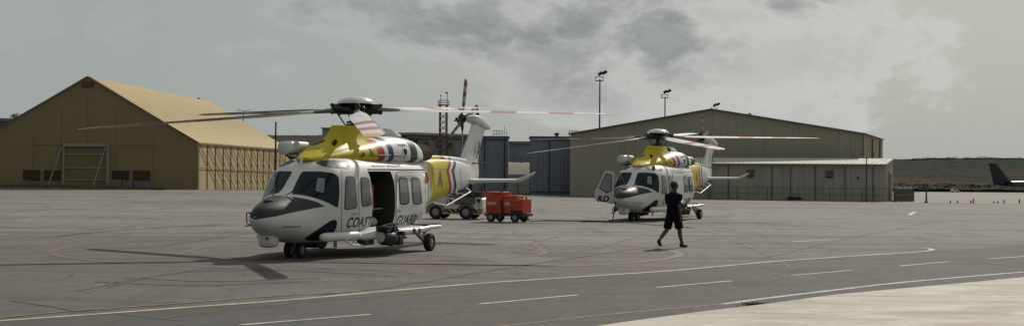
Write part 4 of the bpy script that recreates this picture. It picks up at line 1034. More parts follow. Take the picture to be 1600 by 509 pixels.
# blue-grey hangar parts
blue = clad('blue_grey_cladding', (.225, .255, .30), (.20, .228, .27), .3, 'x', .35, .35)
def bluebox(u0, u1, vt, D0, D1, depth, lab, joints=()):
    a = at(u0, vt, D0); c = at(u1, vt, D1); w = (c.xy - a.xy).length; an = math.atan2(c.y - a.y, c.x - a.x); h = a.z
    r_ = empty('blue_hangar', (a.x, a.y, 0), an, lab, 'hangar', 'blue-grey metal hangars behind the apron')
    bm = bmesh.new(); box2(bm, (0, 0, -.3), (w, depth, h)); build('wall', bm, blue, r_)
    bm = bmesh.new(); box2(bm, (-.1, -.1, h), (w + .1, depth + .1, h + .06)); build('roof', bm, pbr('blue_roof', (.10, .12, .14), .5), r_)
    bm = bmesh.new()
    for j in joints: box(bm, (w * j, -.03, h / 2), (.10, .05, h - .1))
    box(bm, (w / 2, -.04, .25), (w, .05, .06)); box(bm, (w/2, -.03, h - .25), (w, .04, .08)); build_loose('door_joint', bm, pbr('joint_dark', (.02, .026, .035), .6), r_)
    return r_, w, h
b1, w1, h1 = bluebox(829.5, 906, 213.8, 134.6, 134.6, 9, 'blue-grey metal hangar with a tall sliding door, joined to the beige hangar', (.38, .97))
b2, w2, h2 = bluebox(712, 794.5, 213.2, 137.2, 137.2, 9, 'blue-grey metal hangar standing behind the nearest helicopter tail', (.55, .93))
bm = bmesh.new(); box(bm, (w1 * .76, -.05, 1.0), (.9, .03, .22)); build('wall_sign', bm, pbr('sign_grey', (.22, .22, .2), .6), b1)
# roof railings
def railing(loc, w, d, lab):
    bm = bmesh.new(); h = .5
    for i in range(4):
        for y in (0, d): cyl(bm, (w * i / 3, y, -.02), (w * i / 3, y, h), .022, n=6)
    for z in (h, h * .5):
        for y in (0, d): cyl(bm, (0, y, z), (w, y, z), .02, n=6)
        for x in (0, w): cyl(bm, (x, 0, z), (x, d, z), .02, n=6)
    o_ = build('roof_railing', bm, gm, None, loc=loc); return tag(o_, lab, 'railing', 'railings on the hangar roofs')
p = at(770.5, 213.4, 138.5); railing((p.x, p.y, h2 + .06), .8, .7, 'small metal railing on the roof corner of the hangar behind the helicopter tail')
p = at(890, 213.6, 136); railing((p.x, p.y, h1 + .06), .7, .7, 'small metal railing on the blue hangar roof beside the beige gable')
bm = bmesh.new(); cyl(bm, (0, 0, -.05), (0, 0, .9), .025, n=6); cyl(bm, (.22, 0, -.05), (.22, 0, .55), .02, n=6); box(bm, (.11, 0, .3), (.24, .03, .03)); p = at(787, 213.4, 138)
tag(build('roof_antenna', bm, gm, None, loc=(p.x + .05, p.y, h2 + .06)), 'thin pole antenna beside the railing on the hangar roof', 'antenna')
bm = bmesh.new(); cyl(bm, (0, 0, -.02), (0, 0, .18), .13, .13, 12); cyl(bm, (0, 0, .18), (0, 0, .34), .24, .2, 12); p = at(870, 213.6, 137)
tag(build('roof_fan', bm, dark, None, loc=(p.x, p.y, h1 + .06), smooth=40), 'dark round ventilator on the blue hangar roof', 'ventilator')
# ------------------------------------------------------------------ far buildings behind
def block(name, u0, u1, vt, D0, D1, depth, wm, lab, cat, wins=(), roofm=None, zbase=-1, roofh=.3):
    a = at(u0, vt, D0); c = at(u1, vt, D1); w = (c.xy - a.xy).length; an = math.atan2(c.y - a.y, c.x - a.x); h = a.z
    r_ = empty(name, (a.x, a.y, 0), an, lab, cat)
    bm = bmesh.new(); box2(bm, (0, 0, zbase), (w, depth, h)); build('wall', bm, wm, r_)
    bm = bmesh.new(); box2(bm, (-.2, -.25, h), (w + .2, depth + .2, h + roofh)); build('roof', bm, roofm or grey, r_)
    for (t0, t1, z0, z1, pale_frame) in wins:
        bm = bmesh.new(); box2(bm, (w*t0 - .06, -.04, z0 - .06), (w*t1 + .06, .0, z1 + .06)); f_ = build('window', bm, pbr('frame_white', (.4, .41, .42), .6) if pale_frame else grey, r_)
        bm = bmesh.new(); box2(bm, (w*t0, -.06, z0), (w*t1, -.045, z1)); build('pane', bm, wglass, f_)
    return r_, w, h
wglass = pbr('window_dark', (.03, .035, .04), .15)
gwall = pbr('grey_wall', (.085, .092, .10), .8, var=.2, scale=.5); pwall = pbr('pale_wall', (.20, .215, .22), .8, var=.1, scale=.5)
block('office_building', 575, 650, 211.5, 205, 200, 10, gwall, 'long dark grey building roof seen over the helicopter engine cowling', 'building', [(.55, .66, 4.3, 5.2, 0), (.8, .9, 4.3, 5.2, 0)])
block('office_building', 652, 715, 216.5, 200, 196, 9, pwall, 'pale two storey building with windows behind the lattice tower', 'building', [(.18, .33, 4.7, 5.5, 0), (.47, .62, 4.7, 5.5, 0), (.75, .88, 4.6, 5.4, 0), (.22, .36, 2.9, 3.8, 1), (.5, .64, 2.9, 3.8, 1)], roofm=gwall)
block('white_cabin', 503.5, 530, 200.5, 232, 232, 6, pbr('cabin_white', (.26, .28, .29), .7), 'small pale flat roofed cabin on the hill behind the mast fairing', 'cabin', [(.42, .72, 5.7, 7.0, 0)], roofm=pwall, roofh=.12)
block('distant_shed', 795, 833, 224, 215, 215, 10, blue, 'low blue-grey shed beyond the fence between the two blue hangars', 'shed', roofm=pwall)
block('distant_shed', -30, 20, 189, 232, 236, 10, gwall, 'grey roofed shed peeping over the left slope of the tan hangar', 'shed', roofm=pbr('slate_roof', (.12, .13, .13), .7), roofh=.5)
# earth bank and low wall in the gap
bm = bmesh.new(); rows = []
for i in range(25):
    x = -3.5 + 9 * i / 24; rows.append([bm.verts.new((x, y, z + .12 * mn.noise(Vector((x * 1.5, y, 0))))) for y, z in ((160, .2), (163, 1.3), (166, 1.9), (170, 2.6), (176, 2.9), (180, -.5))])
for a, c in zip(rows, rows[1:]):
    for q in range(5): bm.faces.new((a[q], a[q+1], c[q+1], c[q]))
tag(build('earth_bank', bm, pbr('brown_earth', (.12, .098, .07), .95, var=.5, scale=1.2), smooth=True), kind='structure')
bm = bmesh.new(); a = at(792, 277, 150); c = at(836, 277, 150); box2(bm, (a.x, 150, 0), (c.x, 150.25, at(800, 273, 150).z)); box2(bm, (a.x, 149.95, at(800, 273, 150).z), (c.x, 150.3, at(800, 273, 150).z + .06))
tag(build('low_wall', bm, pbr('pale_block', (.36, .36, .34), .8)), 'low pale wall in the gap between the blue hangars', 'wall')
# ------------------------------------------------------------------ fences
wirem = pbr('fence_wire', (.10, .10, .09), .5, .5)
def fence(name, A, B, h, step, lab, mat=None, rails=(1., .5), wires=0, pr=.03, pick=0):
    A = Vector(A); B = Vector(B); d = B - A; Lf = d.length; an = math.atan2(d.y, d.x); mat = mat or wirem
    r_ = empty(name, A, an, lab, 'fence')
    n = max(2, int(Lf / step))
    for i in range(n + 1):
        bm = bmesh.new(); cyl(bm, (Lf * i / n, 0, -.05), (Lf * i / n, 0, h), pr, n=6); build('post', bm, mat, r_)
    bm = bmesh.new()
    for q in rails: cyl(bm, (0, 0, h * q), (Lf, 0, h * q), pr * .55, n=5)
    for q in range(wires): cyl(bm, (0, 0, h * (q + .5) / wires), (Lf, 0, h * (q + .5) / wires), .006, n=4)
    x = 0
    while pick and x < Lf: box(bm, (x, 0, h / 2), (.035, .02, h)); x += pick
    build('rail', bm, mat, r_); return r_
gA = at(1060, 306, 121.5); gB = at(1398, 312, 113.2)
fence('wire_fence', (gA.x, gA.y, 0), (gB.x, gB.y, 0), .95, 2.1, 'low wire fence running along the front of the low beige building', wires=6, pr=.028)
a = at(790, 300, 140); c = at(829, 300, 140); fence('palisade_fence', (a.x, 140, 0), (c.x, 140, 0), 1.55, 1.1, 'grey palisade fence in the gap between the blue hangars', pick=.13)
a = at(640, 240, 182); c = at(714, 240, 182); fence('palisade_fence', (a.x, 182, 0), (c.x, 182, 0), 4.2, 2.2, 'tall dark fence behind the tail boom, in front of the pale building', mat=dark, pick=.3, pr=.06)
a = at(794, 243, 200); c = at(834, 243, 200); fence('palisade_fence', (a.x, 200, 0), (c.x, 200, 0), 3.7, 2., 'dark fence on the earth bank below the distant shed', mat=dark, pick=.25)
a = at(1399, 312, 114); c = at(1428, 312, 116); fence('gate_fence', (a.x, a.y, 0), (c.x, c.y, 0), .98, .7, 'short brown wire gate at the right end of the low beige building', wires=5, pick=.16)
# crates behind the gate
crm = pbr('crate_white', (.42, .41, .37), .7, var=.2)
for i, (u, lab) in enumerate(((1406, 'leftmost white bag on the wall behind the wire gate'), (1414, 'middle white bag on the wall behind the wire gate'), (1422, 'rightmost white bag on the wall behind the wire gate'))):
    bm = bmesh.new(); ball(bm, (0, 0, .12), (.15, .15, .14), 10, 8); cyl(bm, (0, 0, .2), (.02, 0, .32), .05, .09, 8); p = at(u, 295, 117.6)
    tag(build('sack', bm, crm, None, loc=(p.x, p.y, 0.80 + .04 * (i % 2)), smooth=50), lab, 'bag', 'white bags behind the gate')
bm = bmesh.new(); a = at(1398, 312, 117.4); c = at(1428, 312, 117.4); box2(bm, (a.x, 117.4, -.1), (c.x, 117.8, .75)); box2(bm, (a.x - .02, 117.36, .72), (c.x + .02, 117.84, .78)); tag(build('low_wall', bm, pbr('drab_wall', (.11, .10, .075), .9, var=.3)), 'low drab wall carrying white bags beside the low beige building', 'wall')
# ------------------------------------------------------------------ posts, masts
def mast(u, D, ztop, lab):
    p = at(u, 250, D); r_ = empty('floodlight_mast', (p.x, D, 0), 0, lab, 'light mast', 'floodlight masts behind the beige hangar')
    bm = bmesh.new(); cyl(bm, (0, 0, -.3), (0, 0, ztop - .6), .12, .07, 10); build('pole', bm, pbr('mast_grey', (.06, .065, .07), .5), r_, smooth=40)
    bm = bmesh.new()
    for z in (ztop - .75, ztop - .35):
        for a_, c_ in (((-.45, -.25), (.35, -.25)), ((-.45, .25), (.35, .25)), ((-.45, -.25), (-.45, .25)), ((.35, -.25), (.35, .25))): cyl(bm, (*a_, z), (*c_, z), .03, n=5)
    for x in (-.45, .35):
        for y in (-.25, .25): cyl(bm, (x, y, ztop - .75), (x, y, ztop - .3), .025, n=5)
    box(bm, (-.05, 0, ztop - .78), (.8, .5, .05)); build('service_cage', bm, pbr('cage_pale', (.26, .26, .24), .5), r_)
    for i, (x, tl) in enumerate(((.05, -32), (.5, -32))):
        bm = bmesh.new(); M = Matrix.Translation((x, -.1, ztop - .02 + .12 * i)) @ Matrix.Rotation(R(tl), 4, 'Y') @ Matrix.Rotation(R(20), 4, 'X')
        v_ = box(bm, (0, 0, 0), (.55, .5, .16)); v2 = box(bm, (0, 0, .11), (.4, .36, .08)); bmesh.ops.transform(bm, matrix=M, verts=bm.verts[:]); build('floodlight', bm, dark, r_, bevel=.02)
    return r_
mast(936.5, 170, 12.35, 'tallest looking floodlight mast, left of the others, rising above the blue hangar')
mast(1038.5, 200, 11.95, 'second floodlight mast from the left above the beige roof slope')
mast(1116, 230, 11.6, 'floodlight mast head just above the peak of the beige roof')
mast(1166, 268, 11.55, 'floodlight head barely showing above the right slope of the beige roof')
def post(u, v0, v1, D, r, lab, name='post', arm=0, mat=None, cat='post'):
    p = at(u, v0, D); q = at(u, v1, D); bm = bmesh.new(); cyl(bm, (0, 0, q.z - .1), (0, 0, p.z), r, r * .7, 8)
    if arm: tube(bm, [(0, 0, p.z - .3), (0, 0, p.z), (-arm * .6, 0, p.z + .12), (-arm, 0, p.z + .14)], r * .6, 6); box(bm, (-arm - .15, 0, p.z + .13), (.5, .14, .06))
    else: cyl(bm, (0, 0, p.z), (0, 0, p.z + .08), r * 1.4, r * 1.2, 8); box(bm, (0, 0, q.z + .05), (r * 3.2, r * 3.2, .1))
    return tag(build(name, bm, mat or dark, None, loc=(p.x, D, 0)), lab, cat)
post(431, 192, 292, 160, .11, 'plain dark post rising behind the corner of the tan roof')
post(1354, 248, 314, 113.5, .05, 'slim dark lamp post in front of the low beige building', 'lamp_post', cat='lamp post')
post(1366, 239.5, 262, 121, .035, 'thin pole sticking up through the bright roof by the hangar corner')
post(1447.5, 298, 317, 112, .07, 'short dark post at the edge of the far apron')
post(672, 216, 290, 175, .05, 'street lamp with a curved arm in front of the pale building', 'street_lamp', 2.2, gm, 'street lamp')
# double-arm lamp on the roof end of the tan hangar
p = at(380, 197, 214); bm = bmesh.new(); cyl(bm, (0, 0, -9), (0, 0, 2.0), .07, n=8); cyl(bm, (-.5, 0, 2.15), (.0, 0, 2.0), .04, n=6); cyl(bm, (.0, 0, 2.0), (.7, 0, 2.1), .04, n=6); cyl(bm, (0, 0, 1.0), (0, 0, 1.25), .22, .12, 10); box(bm, (-.6, 0, 2.15), (.5, .15, .06)); box(bm, (.8, 0, 2.1), (.5, .15, .06))
tag(build('street_lamp', bm, grey, None, loc=p), 'double armed street lamp behind the far end of the tan roof', 'street lamp')
# lattice tower
p = at(692, 290, 172); tw = empty('lattice_tower', (p.x, p.y, 0), R(12), 'rust brown lattice tower with railed top platform behind the helicopter', 'tower')
rust = pbr('rust_paint', (.085, .04, .032), .7, var=.3)
bm = bmesh.new(); hw = .36; HT = at(692, 165, 172).z
for x in (-hw, hw):
    for y in (-hw, hw): box2(bm, (x - .05, y - .05, -.3), (x + .05, y + .05, HT))
z = 0; sgn_ = 1
while z < HT - .5:
    for y in (-hw, hw): cyl(bm, (-hw * sgn_, y, z), (hw * sgn_, y, z + .62), .025, n=5); cyl(bm, (hw * sgn_, y, z), (-hw * sgn_, y, z + .62), .025, n=5)
    for x in (-hw, hw): cyl(bm, (x, -hw * sgn_, z), (x, hw * sgn_, z + .62), .025, n=5)
    z += .62
build('lattice', bm, rust, tw)
bm = bmesh.new(); box2(bm, (-.55, -.55, HT), (.55, .55, HT + .1)); 
for x in (-.5, .5):
    for y in (-.5, .5): cyl(bm, (x, y, HT), (x, y, HT + .55), .03, n=5)
for z_ in (.3, .55):
    for s2 in (-.5, .5): cyl(bm, (-.5, s2, HT + z_), (.5, s2, HT + z_), .022, n=5); cyl(bm, (s2, -.5, HT + z_), (s2, .5, HT + z_), .022, n=5)
build('platform', bm, rust, tw)
bm = bmesh.new(); cyl(bm, (-.3, 0, HT), (-.3, 0, HT + 1.05), .03, n=6); cyl(bm, (.42, 0, HT), (.42, 0, HT + 1.35), .035, n=6); box(bm, (.32, 0, HT + 1.38), (.3, .14, .14)); ball(bm, (-.3, 0, HT + 1.1), .08, 8, 6); build_loose('antenna', bm, dark, tw)
# ------------------------------------------------------------------ palm, bushes
barkm = pbr('palm_bark', (.07, .055, .04), .9, var=.3); palml = pbr('palm_leaf', (.035, .045, .025), .7, var=.3)
p = at(23, 178, 240); pt = empty('palm_tree', (p.x, p.y, 0), 0, 'dark palm top showing over the left roof slope of the tan hangar', 'palm tree')
bm = bmesh.new(); tube(bm, [(0, 0, -1), (.1, 0, p.z * .5), (0, 0, p.z - .3)], [.22, .16, .13], 10); build('trunk', bm, barkm, pt, smooth=40)
bm = bmesh.new()
for k in range(26):
    a = random.uniform(0, 6.28); el = random.uniform(-.4, 1.1); Lp = random.uniform(.9, 1.4); prev = None
    for q in range(8):
        t = q / 7; rr = Lp * t * math.cos(el * (1 - .2 * t)); zz = p.z - .2 + Lp * t * math.sin(el) - 1.1 * Lp * t * t * .7
        c_ = Vector((rr * math.cos(a), rr * math.sin(a), zz)); s_ = Vector((-math.sin(a), math.cos(a), 0))
        if prev is not None:
            for sg in (1, -1):
                bm.faces.new([bm.verts.new(prev), bm.verts.new(c_), bm.verts.new((prev + c_) / 2 + s_ * sg * .28 * (1 - t * .6) + Vector((0, 0, -.12)))])
        prev = c_
build('crown', bm, palml, pt)
# dark scrub row beyond the far apron and on the skyline
scrubm = pbr('scrub_leaf', (.014, .017, .011), .95, var=.5, scale=2, spec=.05)
bm = bmesh.new()
def clump(bm, c, rx, rz, n, sz):
    for _ in range(n):
        v_ = Vector((random.gauss(0, 1), random.gauss(0, 1), abs(random.gauss(0, 1)))).normalized() * random.uniform(.6, 1.05)
        q = Vector((c[0] + v_.x * rx, c[1] + v_.y * rx * .8, c[2] + v_.z * rz)); a1 = Vector([random.gauss(0, 1) for _ in range(3)]).normalized() * sz; a2 = a1.cross(Vector([random.gauss(0, 1) for _ in range(3)])).normalized() * sz
        bm.faces.new([bm.verts.new(q - a1), bm.verts.new(q + a1 * .9 + a2 * .2), bm.verts.new(q + a2)])
xs_ = frange(42, 94, .35); rows = []
for x in xs_:
    rows.append([bm.verts.new((x, y + .3 * mn.noise(Vector((x, y, 1))), max(-.6, z * (1 + .35 * mn.noise(Vector((x * .35, y, 5))) + .3 * mn.noise(Vector((x * 1.7, y, 9))))))) for y, z in ((177, -.6), (177.6, .3), (178.6, .5), (181, .58), (185, .6), (190, -.6))])
for a_, c_ in zip(rows, rows[1:]):
    for q in range(5): bm.faces.new((a_[q], a_[q+1], c_[q+1], c_[q]))
x = 44
while x < 92:
    for y in (179, 183, 188):
        hh = .80 + .35 * mn.noise(Vector((x * .12, y, 0))) + .2 * random.random() - (.12 if x > 52 else 0)
        clump(bm, (x + random.uniform(-.6, .6), y, -.5), 1.6, hh + .45, 300, .12)
    x += 1.7
tag(build('scrub', bm, scrubm), 'dark scrub line beyond the far pale apron', 'scrub', kind='stuff')
bm = bmesh.new()
for k in range(420):
    y = random.uniform(1500, 1600); u = random.choice([random.uniform(1380, 1640), random.uniform(1380, 1640), random.uniform(395, 530)]); x = (u - 800) / F * y
    big = random.random() ** 3; clump(bm, (x, y, ground_z(x, y) - .6), random.uniform(3, 9) , 1.0 + 2.2 * big, 40, .5)
for k in range(260):
    y = random.uniform(620, 1400); u = random.uniform(1370, 1640); x = (u - 800) / F * y
    clump(bm, (x, y, ground_z(x, y) - .4), random.uniform(3, 9), random.uniform(.3, .9), 44, .26)
tag(build('hill_scrub', bm, scrubm), 'low scrub scattered over the far brown hillside', 'scrub', kind='stuff')
# ------------------------------------------------------------------ airliner tail, van, markers
DA = 560; p = at(1558, 297, DA); zg = -4.4
pl = empty('airliner', (at(1578, 290, DA).x, DA, zg), 0, 'dark grey airliner with tall swept tail fin at the right edge, beyond the scrub', 'aircraft')
plm = pbr('airliner_grey', (.028, .034, .045), .4, var=.1)
bm = bmesh.new(); rg = []
zc = at(1578, 290, DA).z - zg
for x, r_, dz in [(-4.5, .2, 1.0), (-3, .7, .7), (0, 1.25, .3), (4, 1.7, 0), (10, 1.85, -.1), (40, 1.85, -.1), (44, 1.4, -.3), (46, .3, -.6)]:
    rg.append([(x, r_ * math.cos(t), zc + dz + r_ * math.sin(t)) for t in [2*math.pi*q/24 for q in range(24)]])
loft(bm, rg); build('fuselage', bm, plm, pl, smooth=50)
zt_ = at(1550, 255, DA).z - zg; X0 = at(1578, 290, DA).x
def px(u): return at(u, 260, DA).x - X0
bm = bmesh.new(); prof = [(px(1545), zt_), (px(1557), zt_ - .1), (px(1580), zc + 1.6), (px(1574), zc + .2), (px(1553), zc + .2)]
loft(bm, [[(x, -.2, z) for x, z in prof], [(x, .2, z) for x, z in prof]]); fn = build('tail_fin', bm, plm, pl)
bm = bmesh.new(); prof = [(px(1557), zt_ - .5), (px(1559.5), zt_ - .8), (px(1580), zc + 1.65), (px(1576), zc + 1.65)]
loft(bm, [[(x, -.24, z) for x, z in prof], [(x, .24, z) for x, z in prof]]); build('leading_edge', bm, pbr('edge_grey', (.16, .17, .18), .5), fn)
bm = bmesh.new()
for sg in (1, -1): loft(bm, [[(-2.5, sg * .8, zc + .9), (1, sg * .8, zc + .9), (1, sg * .8, zc + 1.05), (-2.5, sg * .8, zc + 1.05)], [(-4, sg * 5, zc + 1.5), (-2.3, sg * 5, zc + 1.5), (-2.3, sg * 5, zc + 1.58), (-4, sg * 5, zc + 1.58)]])
build_loose('tailplane', bm, plm, pl)
bm = bmesh.new()
for sg in (1, -1): loft(bm, [[(16, sg * 1.7, zc - .8), (25, sg * 1.7, zc - .8), (25, sg * 1.7, zc - .3), (16, sg * 1.7, zc - .3)], [(8, sg * 17, zc + .4), (11, sg * 17, zc + .4), (11, sg * 17, zc + .55), (8, sg * 17, zc + .55)]])
build_loose('wing', bm, plm, pl)
for x, y in ((19, 2), (19, -2), (41, 0)):
    bm = bmesh.new(); cyl(bm, (x, y, .5), (x, y, zc - .5), .15); cyl(bm, (x, y - .3, .5), (x, y + .3, .5), .5, n=16); build('landing_gear', bm, rubber, pl)
# white van far away
p = at(1492, 300, 172); vn = empty('white_van', (p.x, 172, 0.01), R(8), 'tiny white van parked on the far apron before the scrub', 'van')
bm = bmesh.new(); prof = [(-.62, .12), (.62, .12), (.64, .34), (.42, .42), (.22, .62), (-.5, .64), (-.62, .5)]
loft(bm, [[(x, -.32, z) for x, z in prof], [(x, .32, z) for x, z in prof]]); build('body', bm, white, vn, bevel=.03)
bm = bmesh.new(); box(bm, (-.05, 0, .5), (.6, .66, .13)); build('window', bm, glass, vn)
for x in (-.4, .4):
    bm = bmesh.new(); cyl(bm, (x, -.34, .12), (x, .34, .12), .12, n=14); build('wheel', bm, rubber, vn)
vn.scale = (.62, .62, .62)
# small marker cones/lights at the far apron edge
mk = pbr('marker_dark', (.04, .035, .03), .7)
for i, (u, h_, lab) in enumerate([(1485, .22, 'leftmost squat dark marker on the far apron edge'), (1496, .2, 'thin dark marker right of the squat one'), (1517, .25, 'left one of a close pair of dark markers'), (1521, .4, 'taller right one of a close pair of dark markers'), (1553, .18, 'left one of two pale-looking small markers'), (1559, .18, 'right one of two pale-looking small markers'), (1569, .3, 'thin marker between the small pair and the cone'), (1593, .36, 'dark cone marker nearest the right edge of the photo')]):
    p = gnd(u, 317.2); bm = bmesh.new(); cyl(bm, (0, 0, 0), (0, 0, .03), .07, .065, 10); cyl(bm, (0, 0, .03), (0, 0, h_ * .8), .05, .035, 10)
    tag(build('apron_marker', bm, mk, None, loc=(p.x, p.y, .006), smooth=40), lab, 'marker', 'small markers on the far apron edge')

# ------------------------------------------------------------------ ground power cart
D = 63.5; p = gnd(794, 346.5)
cart = empty('power_cart', (p.x, p.y, .004), R(-24), 'orange-red ground power cart with four wheels, next to the tow tractor', 'cart')
bm = bmesh.new(); box2(bm, (-.80, -.42, .34), (-.12, .46, 1.12)); box2(bm, (-.84, -.46, 1.12), (-.05, .5, 1.20)); box2(bm, (-.12, -.28, .34), (-.02, .40, 1.02)); build('rear_housing', bm, orange, cart, bevel=.02)
bm = bmesh.new(); box2(bm, (-.02, -.46, .36), (.82, .44, .92)); box2(bm, (.0, -.30, .92), (.5, .4, 1.05)); build('front_housing', bm, orange, cart, bevel=.02)
bm = bmesh.new(); box2(bm, (-.84, -.46, .24), (.86, .48, .33)); box2(bm, (.3, -.49, .33), (.84, -.47, .48)); build('chassis', bm, dark, cart)
bm = bmesh.new(); box2(bm, (.06, -.475, .66), (.28, -.462, .80)); box2(bm, (-.74, -.435, .68), (-.35, -.422, .80)); box2(bm, (.15, -.25, 1.052), (.42, 0, 1.062)); build_loose('label_plate', bm, pbr('plate_pale', (.45, .42, .38), .5), cart)
bm = bmesh.new(); box2(bm, (.35, -.474, .78), (.8, -.462, .795)); box2(bm, (.35, -.474, .6), (.8, -.462, .612)); 
for q in range(5): box2(bm, (-.72, -.434, .42 + q*.045), (-.3, -.422, .435 + q*.045))
build_loose('panel_groove', bm, seatred, cart)
bm = bmesh.new(); cyl(bm, (.7, .2, .92), (.7, .2, 1.0), .04, n=8); box2(bm, (-.83, -.43, 1.2), (-.78, -.1, 1.26)); build_loose('exhaust_stub', bm, dark, cart)
for x, y in ((-.55, -.44), (-.55, .44), (.5, -.44), (.5, .44)): wheel(cart, x, y, .19, .13)
bm = bmesh.new(); tube(bm, [(-.84, 0, .3), (-1.15, -.1, .35), (-1.3, -.15, .75)], .025, 8); tube(bm, [(-1.22, -.2, .75), (-1.38, -.1, .75)], .02, 6); tube(bm, [(-.84, -.3, .3), (-.98, -.25, .5), (-.9, -.3, .62)], .02, 6); build_loose('tow_bar', bm, grey_l, cart, smooth=40)
bm = bmesh.new(); tube(bm, [(-.10, -.44, .95), (-.14, -.50, .7), (-.06, -.52, .45), (.06, -.5, .5), (.02, -.48, .62)], .022, 8); tube(bm, [(-.2, -.35, 1.2), (.1, -.3, 1.26), (.4, -.2, 1.1)], .02, 8); build_loose('hose', bm, dark, cart, smooth=50)
bm = bmesh.new(); tube(bm, [(-.7, -.44, 1.12), (-.7, -.5, 1.08), (-.5, -.5, 1.08), (-.5, -.44, 1.12)], .012, 6); tube(bm, [(.5, -.46, .9), (.5, -.5, .86), (.7, -.5, .86), (.7, -.46, .9)], .012, 6); build_loose('handle', bm, grey_l, cart, smooth=50)
# ------------------------------------------------------------------ tow tractor
p = gnd(716, 342.5)
tug = empty('tow_tractor', (p.x, p.y + .6, .004), R(-14), 'white tow tractor with black and yellow hazard stripes behind the helicopter', 'tow tractor')
wt = pbr('dirty_white', (.62, .62, .60), .55, var=.2); ht = pbr('tractor_grey', (.10, .11, .11), .6, var=.3)
prof = [(-1.28, .22), (-1.28, .80), (-1.18, .92), (1.05, .92), (1.2, .84), (1.22, .22)]
bm = bmesh.new(); loft(bm, [[(x, -.62, z) for x, z in prof], [(x, .62, z) for x, z in prof]])
body = build('body', bm, wt, tug, bevel=.03)
bm = bmesh.new(); box2(bm, (-.35, -.635, .62), (.95, -.622, .93)); box2(bm, (-1.0, -.5, .92), (.2, .5, .99)); build_loose('side_panel', bm, ht, body)
m, g, b, obj, geo = newmat('hazard_stripes'); s = g.sep(obj); f = g.math('FRACT', g.math('MULTIPLY', g.math('ADD', s[0], g.math('MULTIPLY', s[2], 1.0)), 4.2)); g.put(b.inputs['Base Color'], g.mix(g.math('GREATER_THAN', f, .5), (.03, .03, .03), (.36, .27, .05))); b.inputs['Roughness'].default_value = .6
bm = bmesh.new(); box2(bm, (-.42, -.642, .26), (.28, -.624, .44)); box2(bm, (.62, -.642, .26), (1.2, -.624, .44)); build_loose('hazard_strip', bm, m, body)
bm = bmesh.new()
for x in (-.15, 1.03):
    vv = [(x - .10, .86), (x + .10, .86), (x + .08, .72), (x, .64), (x - .08, .72)]
    loft(bm, [[(a_, -.652, c_) for a_, c_ in vv], [(a_, -.64, c_) for a_, c_ in vv]])
build_loose('shield_mark', bm, pbr('mark_dark', (.08, .02, .02), .5), body)
bm = bmesh.new(); box2(bm, (.9, -.648, .62), (1.16, -.630, .9)); box2(bm, (-.3, -.648, .60), (0., -.630, .9)); build_loose('mark_plate', bm, wt, body)
for x, y in ((-.82, -.56), (-.82, .56), (.50, -.60), (.50, .56)): wheel(tug, x, y, .30, .24)
bm = bmesh.new()
for x in (-.82, .50):
    rg = [[(x + r_ * math.cos(t), y_, .28 + r_ * math.sin(t)) for t in [math.pi*q/16 for q in range(17)]] for y_, r_ in ((-.66, .40), (-.66, .36), (-.63, .36), (-.63, .40))]
    vs_ = [[bm.verts.new(q_) for q_ in r_] for r_ in rg]
    for a_, c_ in zip(vs_, vs_[1:]):
        for q in range(16): bm.faces.new((a_[q], a_[q+1], c_[q+1], c_[q]))
build_loose('wheel_arch', bm, rubber, body)
bm = bmesh.new(); box2(bm, (.1, -.42, .9), (.6, .42, 1.12)); box2(bm, (.55, -.4, .95), (.70, .4, 1.48)); box2(bm, (-.15, -.3, .92), (-.05, .3, 1.1)); build_loose('seat', bm, rubber, tug, bevel=.03)
bm = bmesh.new(); cyl(bm, (-.4, .1, .92), (-.25, .1, 1.22), .025, n=8); cyl(bm, (-.27, .1, 1.2), (-.24, .1, 1.24), .17, .17, 18); build('steering_wheel', bm, dark, tug)
bm = bmesh.new(); tube(bm, [(-1.1, -.5, .95), (-1.1, -.5, 1.25), (-1.1, .5, 1.25), (-1.1, .5, .95)], .025, 8); build('guard_rail', bm, dark, tug, smooth=50)
bm = bmesh.new(); tube(bm, [(-.6, -.3, 1.0), (-.3, -.35, 1.06), (.0, -.1, 1.0), (-.2, .1, 1.05)], .03, 8); build('hose', bm, dark, tug, smooth=50)
bm = bmesh.new(); cyl(bm, (1.15, -.3, .9), (1.15, -.3, 1.12), .03, n=8); cyl(bm, (1.15, -.3, 1.12), (1.15, -.3, 1.2), .05, n=12); build('beacon', bm, orange, tug, smooth=50)
bm = bmesh.new(); box2(bm, (.75, -.5, .92), (1.1, .3, 1.15)); cyl(bm, (.9, .3, .92), (.9, .3, 1.4), .04, n=8); box2(bm, (-.9, -.45, .99), (-.5, -.1, 1.1)); build_loose('equipment_box', bm, dark, tug, bevel=.02)
# ------------------------------------------------------------------ power cable to the second helicopter
bm = bmesh.new(); c1 = gnd(828, 346); P = [gnd(826, 344), gnd(850, 345.5), gnd(890, 345.8), gnd(930, 346), gnd(950, 345.5)]; P = [Vector((q.x, q.y, .03)) for q in P]
h2m = hel_matrix(2); n_ = h2m @ Vector((4.75, -.35, .80)); P[-1] = Vector((n_.x - .12, n_.y - .05, .03)); P += [Vector((n_.x - .03, n_.y - .03, .12)), Vector((n_.x + .02, n_.y, .42)), Vector((n_.x + .08, n_.y, .70)), n_]
P[0] = Vector((cart.location.x + .75, cart.location.y - .45, .22))
tube(bm, spline([P[0], P[0] + Vector((.12, -.1, -.15))] + P[1:], 8), .022, 8); tag(build('power_cable', bm, rubber, smooth=50), 'black power cable lying from the red cart to the far helicopter nose', 'cable')

